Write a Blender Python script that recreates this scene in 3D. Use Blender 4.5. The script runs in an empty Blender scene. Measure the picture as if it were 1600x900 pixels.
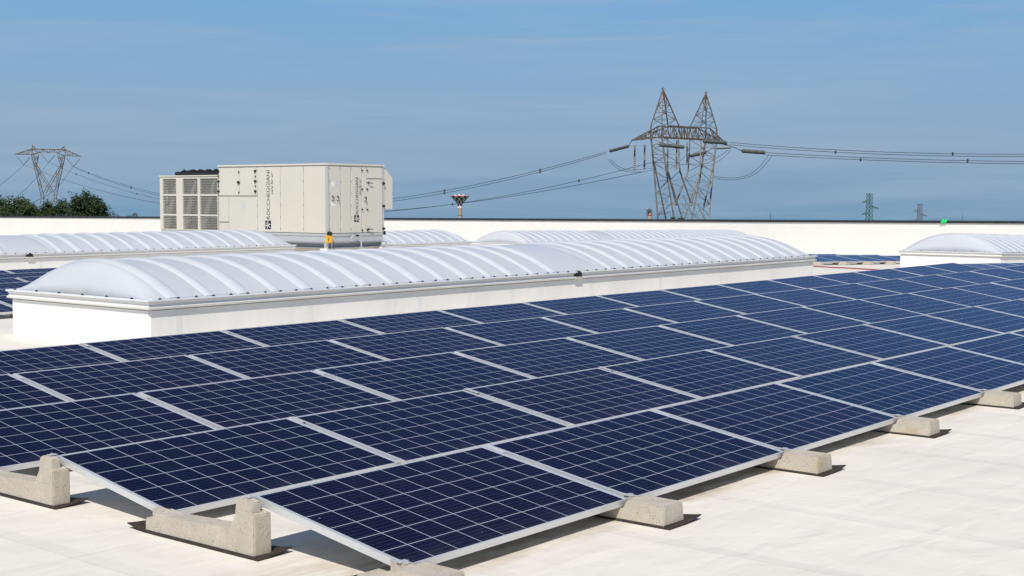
import bpy, bmesh, math, random
from mathutils import Vector, Matrix, Euler
random.seed(7)
C = bpy.context.scene.collection
scene = bpy.context.scene
R_ = math.radians

# ------------------------------------------------------------------ camera
YAW, PITCH, ROLL = 0.8905, 0.0654, 0.0025
CAM = Vector((-4.1013, -3.8806, 1.5386))
FPX = 2133.5                                   # focal length in pixels of a 1600 px wide frame
fw = Vector((math.sin(YAW) * math.cos(PITCH), math.cos(YAW) * math.cos(PITCH), -math.sin(PITCH)))
r0 = Vector((math.cos(YAW), -math.sin(YAW), 0))
u0 = r0.cross(fw)
rt = r0 * math.cos(ROLL) + u0 * math.sin(ROLL)
up = -r0 * math.sin(ROLL) + u0 * math.cos(ROLL)
cam = bpy.data.cameras.new('camera')
cam.sensor_width = 36.0
cam.lens = 36.0 * FPX / 1600.0
cam.clip_start = 0.05
cam.clip_end = 20000
cam_o = bpy.data.objects.new('camera', cam)
C.objects.link(cam_o)
cam_o.matrix_world = Matrix(((rt.x, up.x, -fw.x, CAM.x), (rt.y, up.y, -fw.y, CAM.y),
                             (rt.z, up.z, -fw.z, CAM.z), (0, 0, 0, 1)))
scene.camera = cam_o

# ------------------------------------------------------------------ sky and sun
SUN_DIR = Vector((-0.545, -0.330, 0.770)).normalized()      # towards the sun
SUN_EL = math.asin(SUN_DIR.z)
SUN_AZ = math.atan2(SUN_DIR.x, SUN_DIR.y)
TILT = 0.0188                                   # the roof falls back towards the camera by about one degree
world = bpy.data.worlds.new('World')
scene.world = world
world.use_nodes = True
wn, wl = world.node_tree.nodes, world.node_tree.links
wn.clear()
w_out = wn.new('ShaderNodeOutputWorld')
w_bg = wn.new('ShaderNodeBackground')
w_tc = wn.new('ShaderNodeTexCoord')
w_map = wn.new('ShaderNodeMapping')
w_map.inputs['Rotation'].default_value = (TILT * r0.x, TILT * r0.y, 0)
w_sky = wn.new('ShaderNodeTexSky')
w_sky.sky_type = 'NISHITA'
w_sky.sun_disc = False
w_sky.sun_elevation = SUN_EL
w_sky.sun_rotation = SUN_AZ
w_sky.altitude = 1500
w_sky.air_density = 1.0
w_sky.dust_density = 0.25
w_sky.ozone_density = 4.5
wl.new(w_tc.outputs['Generated'], w_map.inputs['Vector'])
wl.new(w_map.outputs['Vector'], w_sky.inputs['Vector'])
# thin cirrus streaks: a stretched noise over the sky direction
w_m2 = wn.new('ShaderNodeMapping')
w_m2.inputs['Rotation'].default_value = (0, 0, -YAW)
w_m2.inputs['Scale'].default_value = (2.2, 2.2, 26.0)
w_no = wn.new('ShaderNodeTexNoise')
w_no.inputs['Scale'].default_value = 1.6
w_no.inputs['Detail'].default_value = 6.0
w_no.inputs['Roughness'].default_value = 0.6
w_no.inputs['Distortion'].default_value = 0.6
w_cr = wn.new('ShaderNodeMapRange')
w_cr.inputs['From Min'].default_value = 0.45
w_cr.inputs['From Max'].default_value = 0.85
w_cr.inputs['To Min'].default_value = 0.0
w_cr.inputs['To Max'].default_value = 0.55
w_mix = wn.new('ShaderNodeMixRGB')
w_mix.inputs['Color2'].default_value = (4.0, 4.9, 6.1, 1)
w_mul = wn.new('ShaderNodeMixRGB')
w_mul.blend_type = 'MULTIPLY'
w_mul.inputs['Fac'].default_value = 1.0
w_mul.inputs['Color2'].default_value = (1.0, 1.0, 1.0, 1)
wl.new(w_map.outputs['Vector'], w_m2.inputs['Vector'])
wl.new(w_m2.outputs['Vector'], w_no.inputs['Vector'])
wl.new(w_no.outputs['Fac'], w_cr.inputs['Value'])
wl.new(w_cr.outputs['Result'], w_mix.inputs['Fac'])
# hazy lower sky: the first degrees above the horizon are a dull blue band, the clear sky takes over higher up
w_sep = wn.new('ShaderNodeSeparateXYZ')
wl.new(w_map.outputs['Vector'], w_sep.inputs[0])
w_hz = wn.new('ShaderNodeValToRGB')
w_hz.color_ramp.elements[0].position = 0.0
w_hz.color_ramp.elements[0].color = (.165, .312, .455, 1)
w_hz.color_ramp.elements[1].position = 1.0
w_hz.color_ramp.elements[1].color = (.185, .400, .665, 1)
for pos_, col_ in ((.07, (.190, .335, .495, 1)), (.30, (.272, .398, .555, 1)), (.62, (.252, .420, .615, 1))):
    el_ = w_hz.color_ramp.elements.new(pos_)
    el_.color = col_
w_z1 = wn.new('ShaderNodeMapRange')
w_z1.inputs['From Min'].default_value = 0.0
w_z1.inputs['From Max'].default_value = 0.17
wl.new(w_sep.outputs[2], w_z1.inputs['Value'])
wl.new(w_z1.outputs['Result'], w_hz.inputs['Fac'])
w_sc = wn.new('ShaderNodeVectorMath')
w_sc.operation = 'SCALE'
w_sc.inputs['Scale'].default_value = 9.67
wl.new(w_hz.outputs['Color'], w_sc.inputs[0])
w_z2 = wn.new('ShaderNodeMapRange')
w_z2.interpolation_type = 'SMOOTHSTEP'
w_z2.inputs['From Min'].default_value = 0.15
w_z2.inputs['From Max'].default_value = 0.45
wl.new(w_sep.outputs[2], w_z2.inputs['Value'])
w_hm = wn.new('ShaderNodeMixRGB')
wl.new(w_z2.outputs['Result'], w_hm.inputs['Fac'])
wl.new(w_sc.outputs[0], w_hm.inputs['Color1'])
wl.new(w_sky.outputs['Color'], w_hm.inputs['Color2'])
wl.new(w_hm.outputs['Color'], w_mix.inputs['Color1'])
wl.new(w_mix.outputs['Color'], w_mul.inputs['Color1'])
wl.new(w_mul.outputs['Color'], w_bg.inputs['Color'])
w_bg.inputs['Strength'].default_value = 0.09
wl.new(w_bg.outputs['Background'], w_out.inputs['Surface'])

sun = bpy.data.lights.new('sun', 'SUN')
sun.energy = 3.6
sun.angle = R_(0.53)
sun.color = (1.0, 0.955, 0.88)
sun_o = bpy.data.objects.new('sun', sun)
C.objects.link(sun_o)
sun_o.rotation_euler = (-SUN_DIR).to_track_quat('-Z', 'Y').to_euler()
sun_o.location = SUN_DIR * 60

scene.view_settings.view_transform = 'Standard'
scene.view_settings.look = 'None'
scene.view_settings.exposure = 0.2
scene.view_settings.gamma = 1.0
scene.view_settings.use_curve_mapping = False
scene.render.engine = 'CYCLES'
scene.cycles.max_bounces = 6
scene.cycles.use_denoising = True

# ------------------------------------------------------------------ helpers: geometry
class MB:
    """collects shapes and links them as one mesh object"""
    def __init__(self):
        self.bm = bmesh.new()

    def box(self, x0, x1, y0, y1, z0, z1):
        v = [self.bm.verts.new(p) for p in ((x0, y0, z0), (x1, y0, z0), (x1, y1, z0), (x0, y1, z0),
                                            (x0, y0, z1), (x1, y0, z1), (x1, y1, z1), (x0, y1, z1))]
        for f in ((0, 3, 2, 1), (4, 5, 6, 7), (0, 1, 5, 4), (1, 2, 6, 5), (2, 3, 7, 6), (3, 0, 4, 7)):
            self.bm.faces.new([v[i] for i in f])
        return self

    def bar(self, p, q, w, n=4):
        """straight member of width w between two points"""
        p, q = Vector(p), Vector(q)
        d = (q - p)
        if d.length < 1e-6:
            return self
        d.normalize()
        a = d.cross(Vector((0, 0, 1)))
        if a.length < 1e-3:
            a = d.cross(Vector((1, 0, 0)))
        a.normalize()
        b = d.cross(a)
        rings = []
        for c in (p, q):
            rings.append([self.bm.verts.new(c + (a * math.cos(2 * math.pi * (k + .5) / n) + b * math.sin(2 * math.pi * (k + .5) / n)) * w * .5)
                          for k in range(n)])
        for k in range(n):
            self.bm.faces.new((rings[0][k], rings[0][(k + 1) % n], rings[1][(k + 1) % n], rings[1][k]))
        self.bm.faces.new(rings[0][::-1])
        self.bm.faces.new(rings[1])
        return self

    def tube(self, pts, w, n=6):
        pts = [Vector(p) for p in pts]
        rings = []
        for i, c in enumerate(pts):
            d = (pts[min(i + 1, len(pts) - 1)] - pts[max(i - 1, 0)]).normalized()
            a = d.cross(Vector((0, 0, 1)))
            if a.length < 1e-3:
                a = d.cross(Vector((1, 0, 0)))
            a.normalize()
            b = d.cross(a)
            rings.append([self.bm.verts.new(c + (a * math.cos(2 * math.pi * k / n) + b * math.sin(2 * math.pi * k / n)) * w * .5) for k in range(n)])
        for i in range(len(pts) - 1):
            for k in range(n):
                self.bm.faces.new((rings[i][k], rings[i][(k + 1) % n], rings[i + 1][(k + 1) % n], rings[i + 1][k]))
        self.bm.faces.new(rings[0][::-1])
        self.bm.faces.new(rings[-1])
        return self

    def lathe(self, prof, n=24, c=(0, 0, 0), axis='z'):
        c = Vector(c)
        rings = []
        for r, z in prof:
            ring = []
            for k in range(n):
                a = 2 * math.pi * k / n
                if axis == 'z':
                    o = Vector((r * math.cos(a), r * math.sin(a), z))
                elif axis == 'x':
                    o = Vector((z, r * math.cos(a), r * math.sin(a)))
                else:
                    o = Vector((r * math.cos(a), z, r * math.sin(a)))
                ring.append(self.bm.verts.new(c + o))
            rings.append(ring)
        for i in range(len(prof) - 1):
            for k in range(n):
                self.bm.faces.new((rings[i][k], rings[i][(k + 1) % n], rings[i + 1][(k + 1) % n], rings[i + 1][k]))
        self.bm.faces.new(rings[0][::-1])
        self.bm.faces.new(rings[-1])
        return self

    def prism_x(self, prof, x0, x1, top_in=0.0):
        """side profile in (y, z), pushed from x0 to x1; top_in leans the sides inwards with height"""
        zt = max(z for y, z in prof) or 1
        a = [self.bm.verts.new((x0 + top_in * z / zt, y, z)) for y, z in prof]
        b = [self.bm.verts.new((x1 - top_in * z / zt, y, z)) for y, z in prof]
        n = len(prof)
        for i in range(n):
            self.bm.faces.new((a[i], a[(i + 1) % n], b[(i + 1) % n], b[i]))
        self.bm.faces.new(a[::-1])
        self.bm.faces.new(b)
        return self

    def bevel(self, w, seg=2):
        bmesh.ops.bevel(self.bm, geom=list(self.bm.edges), offset=w, segments=seg, affect='EDGES', clamp_overlap=True)
        return self

    def mesh(self, name, m, smooth=False):
        bmesh.ops.recalc_face_normals(self.bm, faces=self.bm.faces)
        me = bpy.data.meshes.new(name)
        self.bm.to_mesh(me)
        self.bm.free()
        if m:
            me.materials.append(m)
        if smooth:
            for p in me.polygons:
                p.use_smooth = True
        return me

    def build(self, name, m, parent=None, loc=(0, 0, 0), smooth=False):
        return link(name, self.mesh(name, m, smooth), parent, loc)


def link(name, me, parent=None, loc=(0, 0, 0)):
    o = bpy.data.objects.new(name, me)
    C.objects.link(o)
    o.location = loc
    if parent:
        o.parent = parent
    return o


def empty(name, loc=(0, 0, 0), rot=(0, 0, 0)):
    o = bpy.data.objects.new(name, None)
    C.objects.link(o)
    o.location = loc
    o.rotation_euler = rot
    o.empty_display_size = 0.1
    return o


def tag(o, label, cat, group=None, kind=None):
    o['label'] = label
    o['category'] = cat
    if group:
        o['group'] = group
    if kind:
        o['kind'] = kind
    return o


def copy_tree(o, parent=None):
    c = o.copy()
    C.objects.link(c)
    c.parent = parent
    for ch in list(o.children):
        copy_tree(ch, c)
    return c


ORD = ['zeroth', 'first', 'second', 'third', 'fourth', 'fifth', 'sixth', 'seventh', 'eighth', 'ninth', 'tenth', 'eleventh', 'twelfth',
       'thirteenth', 'fourteenth', 'fifteenth', 'sixteenth', 'seventeenth', 'eighteenth', 'nineteenth', 'twentieth', 'twenty-first']

# ------------------------------------------------------------------ helpers: materials
class NT:
    def __init__(self, name):
        self.m = bpy.data.materials.new(name)
        self.m.use_nodes = True
        self.n, self.l = self.m.node_tree.nodes, self.m.node_tree.links
        self.p = self.n['Principled BSDF']
        self.tc = self.n.new('ShaderNodeTexCoord')

    def sock(self, s, v):
        if isinstance(v, bpy.types.NodeSocket):
            self.l.new(v, s)
        else:
            s.default_value = v

    def math(self, op, a, b=0.0, c=0.0):
        nd = self.n.new('ShaderNodeMath')
        nd.operation = op
        self.sock(nd.inputs[0], a)
        self.sock(nd.inputs[1], b)
        self.sock(nd.inputs[2], c)
        return nd.outputs[0]

    def noise(self, scale, detail=4, rough=.55, vec=None, dist=0.0):
        nd = self.n.new('ShaderNodeTexNoise')
        nd.inputs['Scale'].default_value = scale
        nd.inputs['Detail'].default_value = detail
        nd.inputs['Roughness'].default_value = rough
        nd.inputs['Distortion'].default_value = dist
        self.l.new(vec if vec is not None else self.tc.outputs['Object'], nd.inputs['Vector'])
        return nd.outputs['Fac']

    def mapping(self, scale=(1, 1, 1), rot=(0, 0, 0), src=None):
        nd = self.n.new('ShaderNodeMapping')
        nd.inputs['Scale'].default_value = scale
        nd.inputs['Rotation'].default_value = rot
        self.l.new(src if src is not None else self.tc.outputs['Object'], nd.inputs['Vector'])
        return nd.outputs['Vector']

    def ramp(self, f, lo, hi, a=0.0, b=1.0):
        nd = self.n.new('ShaderNodeMapRange')
        nd.inputs['From Min'].default_value = lo
        nd.inputs['From Max'].default_value = hi
        nd.inputs['To Min'].default_value = a
        nd.inputs['To Max'].default_value = b
        self.l.new(f, nd.inputs['Value'])
        return nd.outputs['Result']

    def mix(self, f, a, b, mode='MIX'):
        nd = self.n.new('ShaderNodeMixRGB')
        nd.blend_type = mode
        for s, v in zip((nd.inputs['Fac'], nd.inputs['Color1'], nd.inputs['Color2']), (f, a, b)):
            if isinstance(v, tuple) and len(v) == 3:
                v = v + (1,)
            self.sock(s, v)
        return nd.outputs['Color']

    def bump(self, h, strength=.3, dist=.01, normal=None):
        nd = self.n.new('ShaderNodeBump')
        nd.inputs['Strength'].default_value = strength
        nd.inputs['Distance'].default_value = dist
        self.l.new(h, nd.inputs['Height'])
        if normal is not None:
            self.l.new(normal, nd.inputs['Normal'])
        self.l.new(nd.outputs['Normal'], self.p.inputs['Normal'])
        return nd.outputs['Normal']

    def xyz(self, src=None):
        nd = self.n.new('ShaderNodeSeparateXYZ')
        self.l.new(src if src is not None else self.tc.outputs['Object'], nd.inputs[0])
        return nd.outputs

    def rand(self):
        return self.n.new('ShaderNodeObjectInfo').outputs['Random']

    def set(self, color=None, rough=None, metal=None, spec=None):
        if color is not None:
            if isinstance(color, tuple) and len(color) == 3:
                color = color + (1,)
            self.sock(self.p.inputs['Base Color'], color)
        if rough is not None:
            self.sock(self.p.inputs['Roughness'], rough)
        if metal is not None:
            self.sock(self.p.inputs['Metallic'], metal)
        if spec is not None:
            self.sock(self.p.inputs['Specular IOR Level'], spec)
        return self.m


def plain(name, col, rough=.5, metal=0.0, var=.12, scale=8.0, spec=.5):
    t = NT(name)
    n = t.noise(scale, 5)
    lo = tuple(c * (1 - var) for c in col)
    hi = tuple(min(1, c * (1 + var)) for c in col)
    return t.set(t.mix(t.ramp(n, .3, .7), lo, hi), rough, metal, spec)


def mat_membrane(name, col, seams, dirt, relief=.75):
    t = NT(name)
    big = t.noise(.55, 5)
    mid = t.noise(3.5, 6, .6)
    strk = t.noise(1.0, 5, .6, t.mapping((5.0, .55, 1)))
    base = t.mix(t.ramp(big, .3, .7), tuple(c * .955 for c in col), col)
    base = t.mix(t.ramp(strk, .45, .8, 0, dirt), base, (.50, .45, .37))
    base = t.mix(t.ramp(mid, .58, .78, 0, dirt * .7), base, (.47, .42, .35))
    # small dark specks
    sp = t.noise(26, 2, .5)
    base = t.mix(t.ramp(sp, .72, .78, 0, .5 * dirt), base, (.25, .21, .17))
    wr = t.noise(1.3, 3, .5, t.mapping((1.0, 2.6, 1.0), (0, 0, .5)), .4)
    wr2 = t.noise(9, 4, .5)
    h = t.math('ADD', t.math('MULTIPLY', wr, 1.0), t.math('MULTIPLY', wr2, .10))
    if seams:
        # brown drip dirt gathered below the front edge of the panels
        yy = t.xyz()[1]
        band = t.math('MULTIPLY', t.ramp(yy, -.10, .06), t.ramp(yy, .25, .9, 1, 0))
        dn = t.noise(2.2, 5, .65, t.mapping((1.0, 3.0, 1.0)))
        base = t.mix(t.math('MULTIPLY', band, t.ramp(dn, .40, .62, 0, .75)), base, (.36, .26, .13))
        x = t.xyz()[0]
        wob = t.math('MULTIPLY', t.math('SUBTRACT', t.noise(.9, 2), .5), .05)
        for off in (.6, 1.555):
            q = t.math('FRACT', t.math('DIVIDE', t.math('ADD', t.math('ADD', x, wob), off + 195.0), 1.95))
            d = t.math('ABSOLUTE', t.math('SUBTRACT', q, .5))           # 0.5 on the seam
            line = t.ramp(d, .4985, .4995)
            base = t.mix(t.math('MULTIPLY', line, .55), base, (.48, .44, .38))
            step = t.ramp(q, .0, .05, .22, 0)
            h = t.math('ADD', h, step)
    else:
        # overlaps and hanging creases of the upstand sheet
        x = t.xyz()[0]
        q = t.math('FRACT', t.math('DIVIDE', t.math('ADD', x, 100.0), 1.93))
        lap = t.ramp(t.math('ABSOLUTE', t.math('SUBTRACT', q, .5)), .497, .499)
        base = t.mix(t.math('MULTIPLY', lap, .22), base, (.62, .59, .54))
        crease = t.noise(1.0, 3, .55, t.mapping((2.2, 2.2, .7), (.3, .35, 0)), 1.0)
        h = t.math('ADD', t.math('MULTIPLY', h, .4), t.math('ADD', t.math('MULTIPLY', crease, .45), t.ramp(q, 0, .04, .2, 0)))
    t.bump(h, relief, .04)
    return t.set(base, .62, 0, .3)


M = {}
M['roof'] = mat_membrane('roof membrane', (.82, .755, .662), True, .17)
M['curb'] = mat_membrane('upstand membrane', (.90, .868, .81), False, .035)


def mat_cells():
    t = NT('solar cells under glass')
    o = t.xyz()
    PX, PY, GX, GY = .1602, .1611, .0038, .0038
    u = t.math('DIVIDE', t.math('SUBTRACT', o[0], .024), PX)
    v = t.math('DIVIDE', t.math('SUBTRACT', o[1], .0117), PY)
    fu, fv = t.math('FRACT', u), t.math('FRACT', v)
    du = t.math('ABSOLUTE', t.math('SUBTRACT', fu, .5))
    dv = t.math('ABSOLUTE', t.math('SUBTRACT', fv, .5))
    lu = t.math('GREATER_THAN', du, .5 - GX / PX / 2)
    lv = t.math('GREATER_THAN', dv, .5 - GY / PY / 2)
    line = t.math('MAXIMUM', lu, lv)
    # five thin busbars to a cell, along the long side of the panel
    fb = t.math('ABSOLUTE', t.math('SUBTRACT', t.math('FRACT', t.math('MULTIPLY', fv, 5.0)), .5))
    bus = t.math('LESS_THAN', fb, .022)
    # cell to cell tint
    cv = t.n.new('ShaderNodeCombineXYZ')
    t.l.new(t.math('FLOOR', u), cv.inputs[0])
    t.l.new(t.math('FLOOR', v), cv.inputs[1])
    t.l.new(t.math('MULTIPLY', t.rand(), 91.0), cv.inputs[2])
    wnz = t.n.new('ShaderNodeTexWhiteNoise')
    t.l.new(cv.outputs[0], wnz.inputs['Vector'])
    cell = t.mix(wnz.outputs['Value'], (.0026, .0038, .0175), (.0044, .0040, .0165))
    cell = t.mix(t.ramp(t.rand(), 0, 1, 0, .6), cell, (.0020, .0050, .0235))
    cell = t.mix(t.math('MULTIPLY', t.math('GREATER_THAN', t.math('FRACT', t.math('MULTIPLY', t.rand(), 7.3)), .68), .4), cell, (.0078, .0052, .0200))
    flk = t.n.new('ShaderNodeTexVoronoi')
    flk.inputs['Scale'].default_value = 60
    t.l.new(t.tc.outputs['Object'], flk.inputs['Vector'])
    cell = t.mix(t.math('MULTIPLY', flk.outputs['Color'], .08), cell, (.008, .010, .040))
    col = t.mix(t.math('MULTIPLY', bus, .34), cell, (.20, .22, .30))
    col = t.mix(line, col, (.50, .53, .60))
    off = t.n.new('ShaderNodeVectorMath')
    t.l.new(t.tc.outputs['Object'], off.inputs[0])
    cmb = t.n.new('ShaderNodeCombineXYZ')
    t.l.new(t.math('MULTIPLY', t.rand(), 60.0), cmb.inputs[0])
    t.l.new(cmb.outputs[0], off.inputs[1])
    ov = off.outputs[0]
    dust = t.noise(2.2, 5, .6, ov)
    low = t.math('MULTIPLY', t.ramp(o[1], .0, .16, 1, 0), t.ramp(t.noise(5, 5, .6, ov), .40, .70))
    col = t.mix(t.ramp(dust, .4, .8, 0.001, .007), col, (.42, .39, .34))
    col = t.mix(t.math('MULTIPLY', low, .05), col, (.42, .38, .31))
    sp = t.noise(38, 1, .5, ov)
    col = t.mix(t.ramp(sp, .80, .82, 0, .7), col, (.5, .5, .47))
    t.bump(t.noise(1.2, 2, .5, ov), .03, .02)
    # the anti-reflex coating sends back a bluish sheen that grows towards grazing sight
    rg = t.ramp(t.noise(3, 5, .6, ov), .3, .7, .05, .13)
    gl = t.n.new('ShaderNodeBsdfGlossy')
    gl.inputs['Color'].default_value = (.40, .52, .80, 1)
    t.l.new(rg, gl.inputs['Roughness'])
    fr = t.n.new('ShaderNodeFresnel')
    fr.inputs['IOR'].default_value = 1.145
    mx = t.n.new('ShaderNodeMixShader')
    t.l.new(fr.outputs[0], mx.inputs[0])
    t.l.new(t.p.outputs[0], mx.inputs[1])
    t.l.new(gl.outputs[0], mx.inputs[2])
    t.l.new(mx.outputs[0], t.n['Material Output'].inputs['Surface'])
    bn = t.bump(t.noise(1.2, 2, .5, ov), .03, .02)
    t.l.new(bn, gl.inputs['Normal'])
    return t.set(col, .3, 0, 0.0)


M['cells'] = mat_cells()


def mat_alu(name, col, metal, rough):
    t = NT(name)
    n = t.noise(1.0, 4, .6, t.mapping((2, 60, 60)))
    return t.set(t.mix(t.ramp(n, .3, .7), tuple(c * .92 for c in col), col), t.ramp(n, .3, .7, rough, rough + .12), metal, .5)


M['frame'] = mat_alu('anodised frame', (.76, .765, .755), .50, .36)
M['clamp'] = mat_alu('clamp metal', (.60, .61, .60), .3, .42)
M['back'] = plain('panel back sheet', (.55, .55, .54), .6)


def mat_concrete():
    t = NT('precast concrete')
    off = t.n.new('ShaderNodeVectorMath')
    cmb = t.n.new('ShaderNodeCombineXYZ')
    oi = t.n.new('ShaderNodeObjectInfo')
    t.l.new(t.tc.outputs['Object'], off.inputs[0])
    t.l.new(oi.outputs['Location'], off.inputs[1])
    ov = off.outputs[0]
    a = t.noise(6, 6, .65, ov)
    b = t.noise(45, 4, .6, ov)
    col = t.mix(t.ramp(a, .3, .72), (.465, .41, .33), (.60, .54, .45))
    col = t.mix(t.ramp(b, .35, .7, 0, .45), col, (.41, .35, .27))
    vo = t.n.new('ShaderNodeTexVoronoi')
    vo.inputs['Scale'].default_value = 95
    t.l.new(ov, vo.inputs['Vector'])
    gate = t.noise(20, 2, .5, ov)
    pore = t.math('MULTIPLY', t.ramp(vo.outputs['Distance'], .16, .30, 1, 0), t.ramp(gate, .5, .62))
    col = t.mix(t.math('MULTIPLY', pore, .8), col, (.10, .08, .06))
    pale = t.noise(10, 3, .55, ov)
    col = t.mix(t.ramp(pale, .6, .78, 0, .5), col, (.62, .56, .47))
    col = t.mix(t.ramp(t.noise(1.1, 2, .5, ov), .35, .65, 0, .35), col, (.50, .44, .36))
    stn = t.ramp(t.noise(3.2, 3, .55, ov), .60, .73, 0, .5)
    col = t.mix(stn, col, (.44, .32, .15))
    t.bump(t.math('SUBTRACT', t.math('ADD', b, t.math('MULTIPLY', a, .5)), pore), .6, .006)
    return t.set(col, .9, 0, .2)


M['concrete'] = mat_concrete()
M['rubber'] = plain('rubber mat', (.050, .038, .031), .85, 0, .35, 60, .2)


def mat_dome(name, lo, hi):
    t = NT(name)
    n = t.noise(2.0, 4)
    f = t.noise(1.0, 2, .5, t.mapping((90, 1.0, 1.0)))
    col = t.mix(t.ramp(n, .3, .7), lo, hi)
    col = t.mix(t.ramp(f, .4, .7, 0, .12), col, (.50, .53, .60))
    dirt = t.ramp(t.noise(5, 5, .65), .55, .8, 0, .18)
    col = t.mix(dirt, col, (.50, .48, .46))
    t.p.inputs['Subsurface Weight'].default_value = 0.0
    t.p.inputs['Transmission Weight'].default_value = 0.0
    t.bump(t.noise(14, 3), .06, .01)
    return t.set(col, .34, 0, .35)


M['dome'] = mat_dome('milky polycarbonate', (.545, .556, .584), (.572, .582, .604))
M['rib'] = mat_dome('polycarbonate rib', (.600, .612, .635), (.630, .640, .656))
M['flange'] = plain('white flange', (.74, .745, .755), .4, 0, .04, 3)
M['gutter'] = mat_alu('flashing aluminium', (.80, .775, .73), .1, .5)
M['black'] = plain('black plastic', (.012, .012, .013), .4, 0, .2)
M['cream'] = plain('cream plate', (.68, .64, .53), .5, 0, .06)
M['hvac'] = plain('cream sheet metal', (.645, .605, .515), .42, 0, .02, 1.2)
M['hvac_dark'] = plain('panel joint', (.30, .30, .30), .6, 0, .1)
M['galv'] = mat_alu('galvanised steel', (.58, .585, .58), .35, .45)
M['galv_dark'] = mat_alu('galvanised channel', (.30, .315, .325), .3, .5)
M['ink'] = plain('black lettering', (.012, .011, .011), .5, 0, .1)
M['white'] = plain('white paint', (.80, .80, .79), .5, 0, .03)
M['paper'] = plain('paper sticker', (.78, .77, .74), .6, 0, .05)
M['sticker'] = plain('pale blue sticker', (.52, .55, .62), .6, 0, .08)
M['yellow'] = plain('yellow plastic', (.86, .46, .012), .4, 0, .08)
M['coil'] = plain('coil fins', (.045, .043, .036), .6, .2, .4, 20)
M['coil_face'] = plain('coil face', (.13, .12, .10), .6, .2, .3, 12)
M['coping'] = plain('dark coping', (.026, .030, .034), .5, .2, .2, 2)
M['parapet'] = mat_membrane('parapet membrane', (.80, .772, .725), False, .05, .35)
M['rust'] = plain('weathered steel', (.165, .130, .105), .75, .1, .45, .9)
M['steel'] = plain('grey steel', (.29, .275, .26), .7, .2, .25, .9)
M['string'] = plain('glass insulator', (.105, .115, .108), .4, 0, .2, 2)
M['wire'] = plain('conductor', (.085, .092, .10), .5, .3, .1, .5)
M['far_green'] = plain('green painted steel', (.050, .135, .105), .7, .1, .2, .3)
M['far_grey'] = plain('far grey steel', (.15, .19, .20), .7, .1, .2, .3)
M['red'] = plain('red hose', (.46, .045, .038), .45, 0, .15, 6)
M['red_paint'] = plain('red paint', (.42, .045, .035), .6, 0, .1, .4)
M['green_cloth'] = plain('bright green cloth', (.01, .56, .13), .7, 0, .2, 9)
M['tower_wall'] = plain('rendered tower', (.40, .335, .275), .8, 0, .12, .3)
M['slate'] = plain('dark roof', (.06, .065, .075), .7, 0, .2, .5)
M['trunk'] = plain('bark', (.09, .07, .05), .9, 0, .3, 4)


def mat_leaf(name, a, b, c):
    t = NT(name)
    n = t.noise(.9, 3)
    n2 = t.noise(6.0, 2)
    col = t.mix(t.ramp(n, .35, .65), a, b)
    col = t.mix(t.ramp(n2, .55, .75, 0, .6), col, c)
    return t.set(col, .6, 0, .25)


M['leaf'] = mat_leaf('leaves', (.030, .050, .013), (.055, .075, .018), (.120, .108, .028))
M['leaf2'] = mat_leaf('dark leaves', (.020, .042, .012), (.038, .064, .016), (.055, .082, .020))


def mat_ground():
    t = NT('fields')
    n = t.noise(.004, 6)
    v = t.n.new('ShaderNodeTexVoronoi')
    v.inputs['Scale'].default_value = .006
    t.l.new(t.tc.outputs['Object'], v.inputs['Vector'])
    col = t.mix(t.ramp(n, .35, .65), (.075, .095, .035), (.17, .15, .085))
    col = t.mix(.4, col, v.outputs['Color'], 'MULTIPLY')
    return t.set(col, .9, 0, .2)


M['ground'] = mat_ground()


def mat_grille():
    """white sheet with a close pattern of round holes one can look through"""
    t = NT('perforated sheet')
    s = t.xyz()
    P = .062
    y = t.math('DIVIDE', s[1], P)
    z = t.math('DIVIDE', s[2], P * .866)
    row = t.math('FLOOR', z)
    yo = t.math('ADD', y, t.math('MULTIPLY', row, .5))
    a = t.math('SUBTRACT', t.math('FRACT', yo), .5)
    b = t.math('MULTIPLY', t.math('SUBTRACT', t.math('FRACT', z), .5), .866)
    d = t.math('SQRT', t.math('ADD', t.math('MULTIPLY', a, a), t.math('MULTIPLY', b, b)))
    hole = t.math('LESS_THAN', d, .425)
    tr = t.n.new('ShaderNodeBsdfTransparent')
    mx = t.n.new('ShaderNodeMixShader')
    t.l.new(hole, mx.inputs[0])
    t.l.new(t.p.outputs[0], mx.inputs[1])
    t.l.new(tr.outputs[0], mx.inputs[2])
    t.l.new(mx.outputs[0], t.n['Material Output'].inputs['Surface'])
    return t.set((.47, .46, .405), .5)


M['grille'] = mat_grille()


def mat_checks():
    """blue-black and white chequers round the bowl of the water tower"""
    t = NT('chequered paint')
    s = t.xyz()
    ang = t.math('ARCTAN2', s[1], s[0])
    ia = t.math('FLOOR', t.math('MULTIPLY', ang, 16 / (2 * math.pi)))
    iz = t.math('FLOOR', t.math('DIVIDE', s[2], 1.75))
    odd = t.math('ABSOLUTE', t.math('MODULO', t.math('ADD', ia, iz), 2.0))
    return t.set(t.mix(t.math('GREATER_THAN', odd, .5), (.84, .78, .78), (.03, .02, .05)), .6)


M['checks'] = mat_checks()

# ------------------------------------------------------------------ the roof and the land
SX, SY, X1, Y1 = .03, .012, 24.5, 11.0


def zroof(x, y):
    return -.1 - SX * max(0, x - X1) - SY * max(0, y - Y1)


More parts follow.
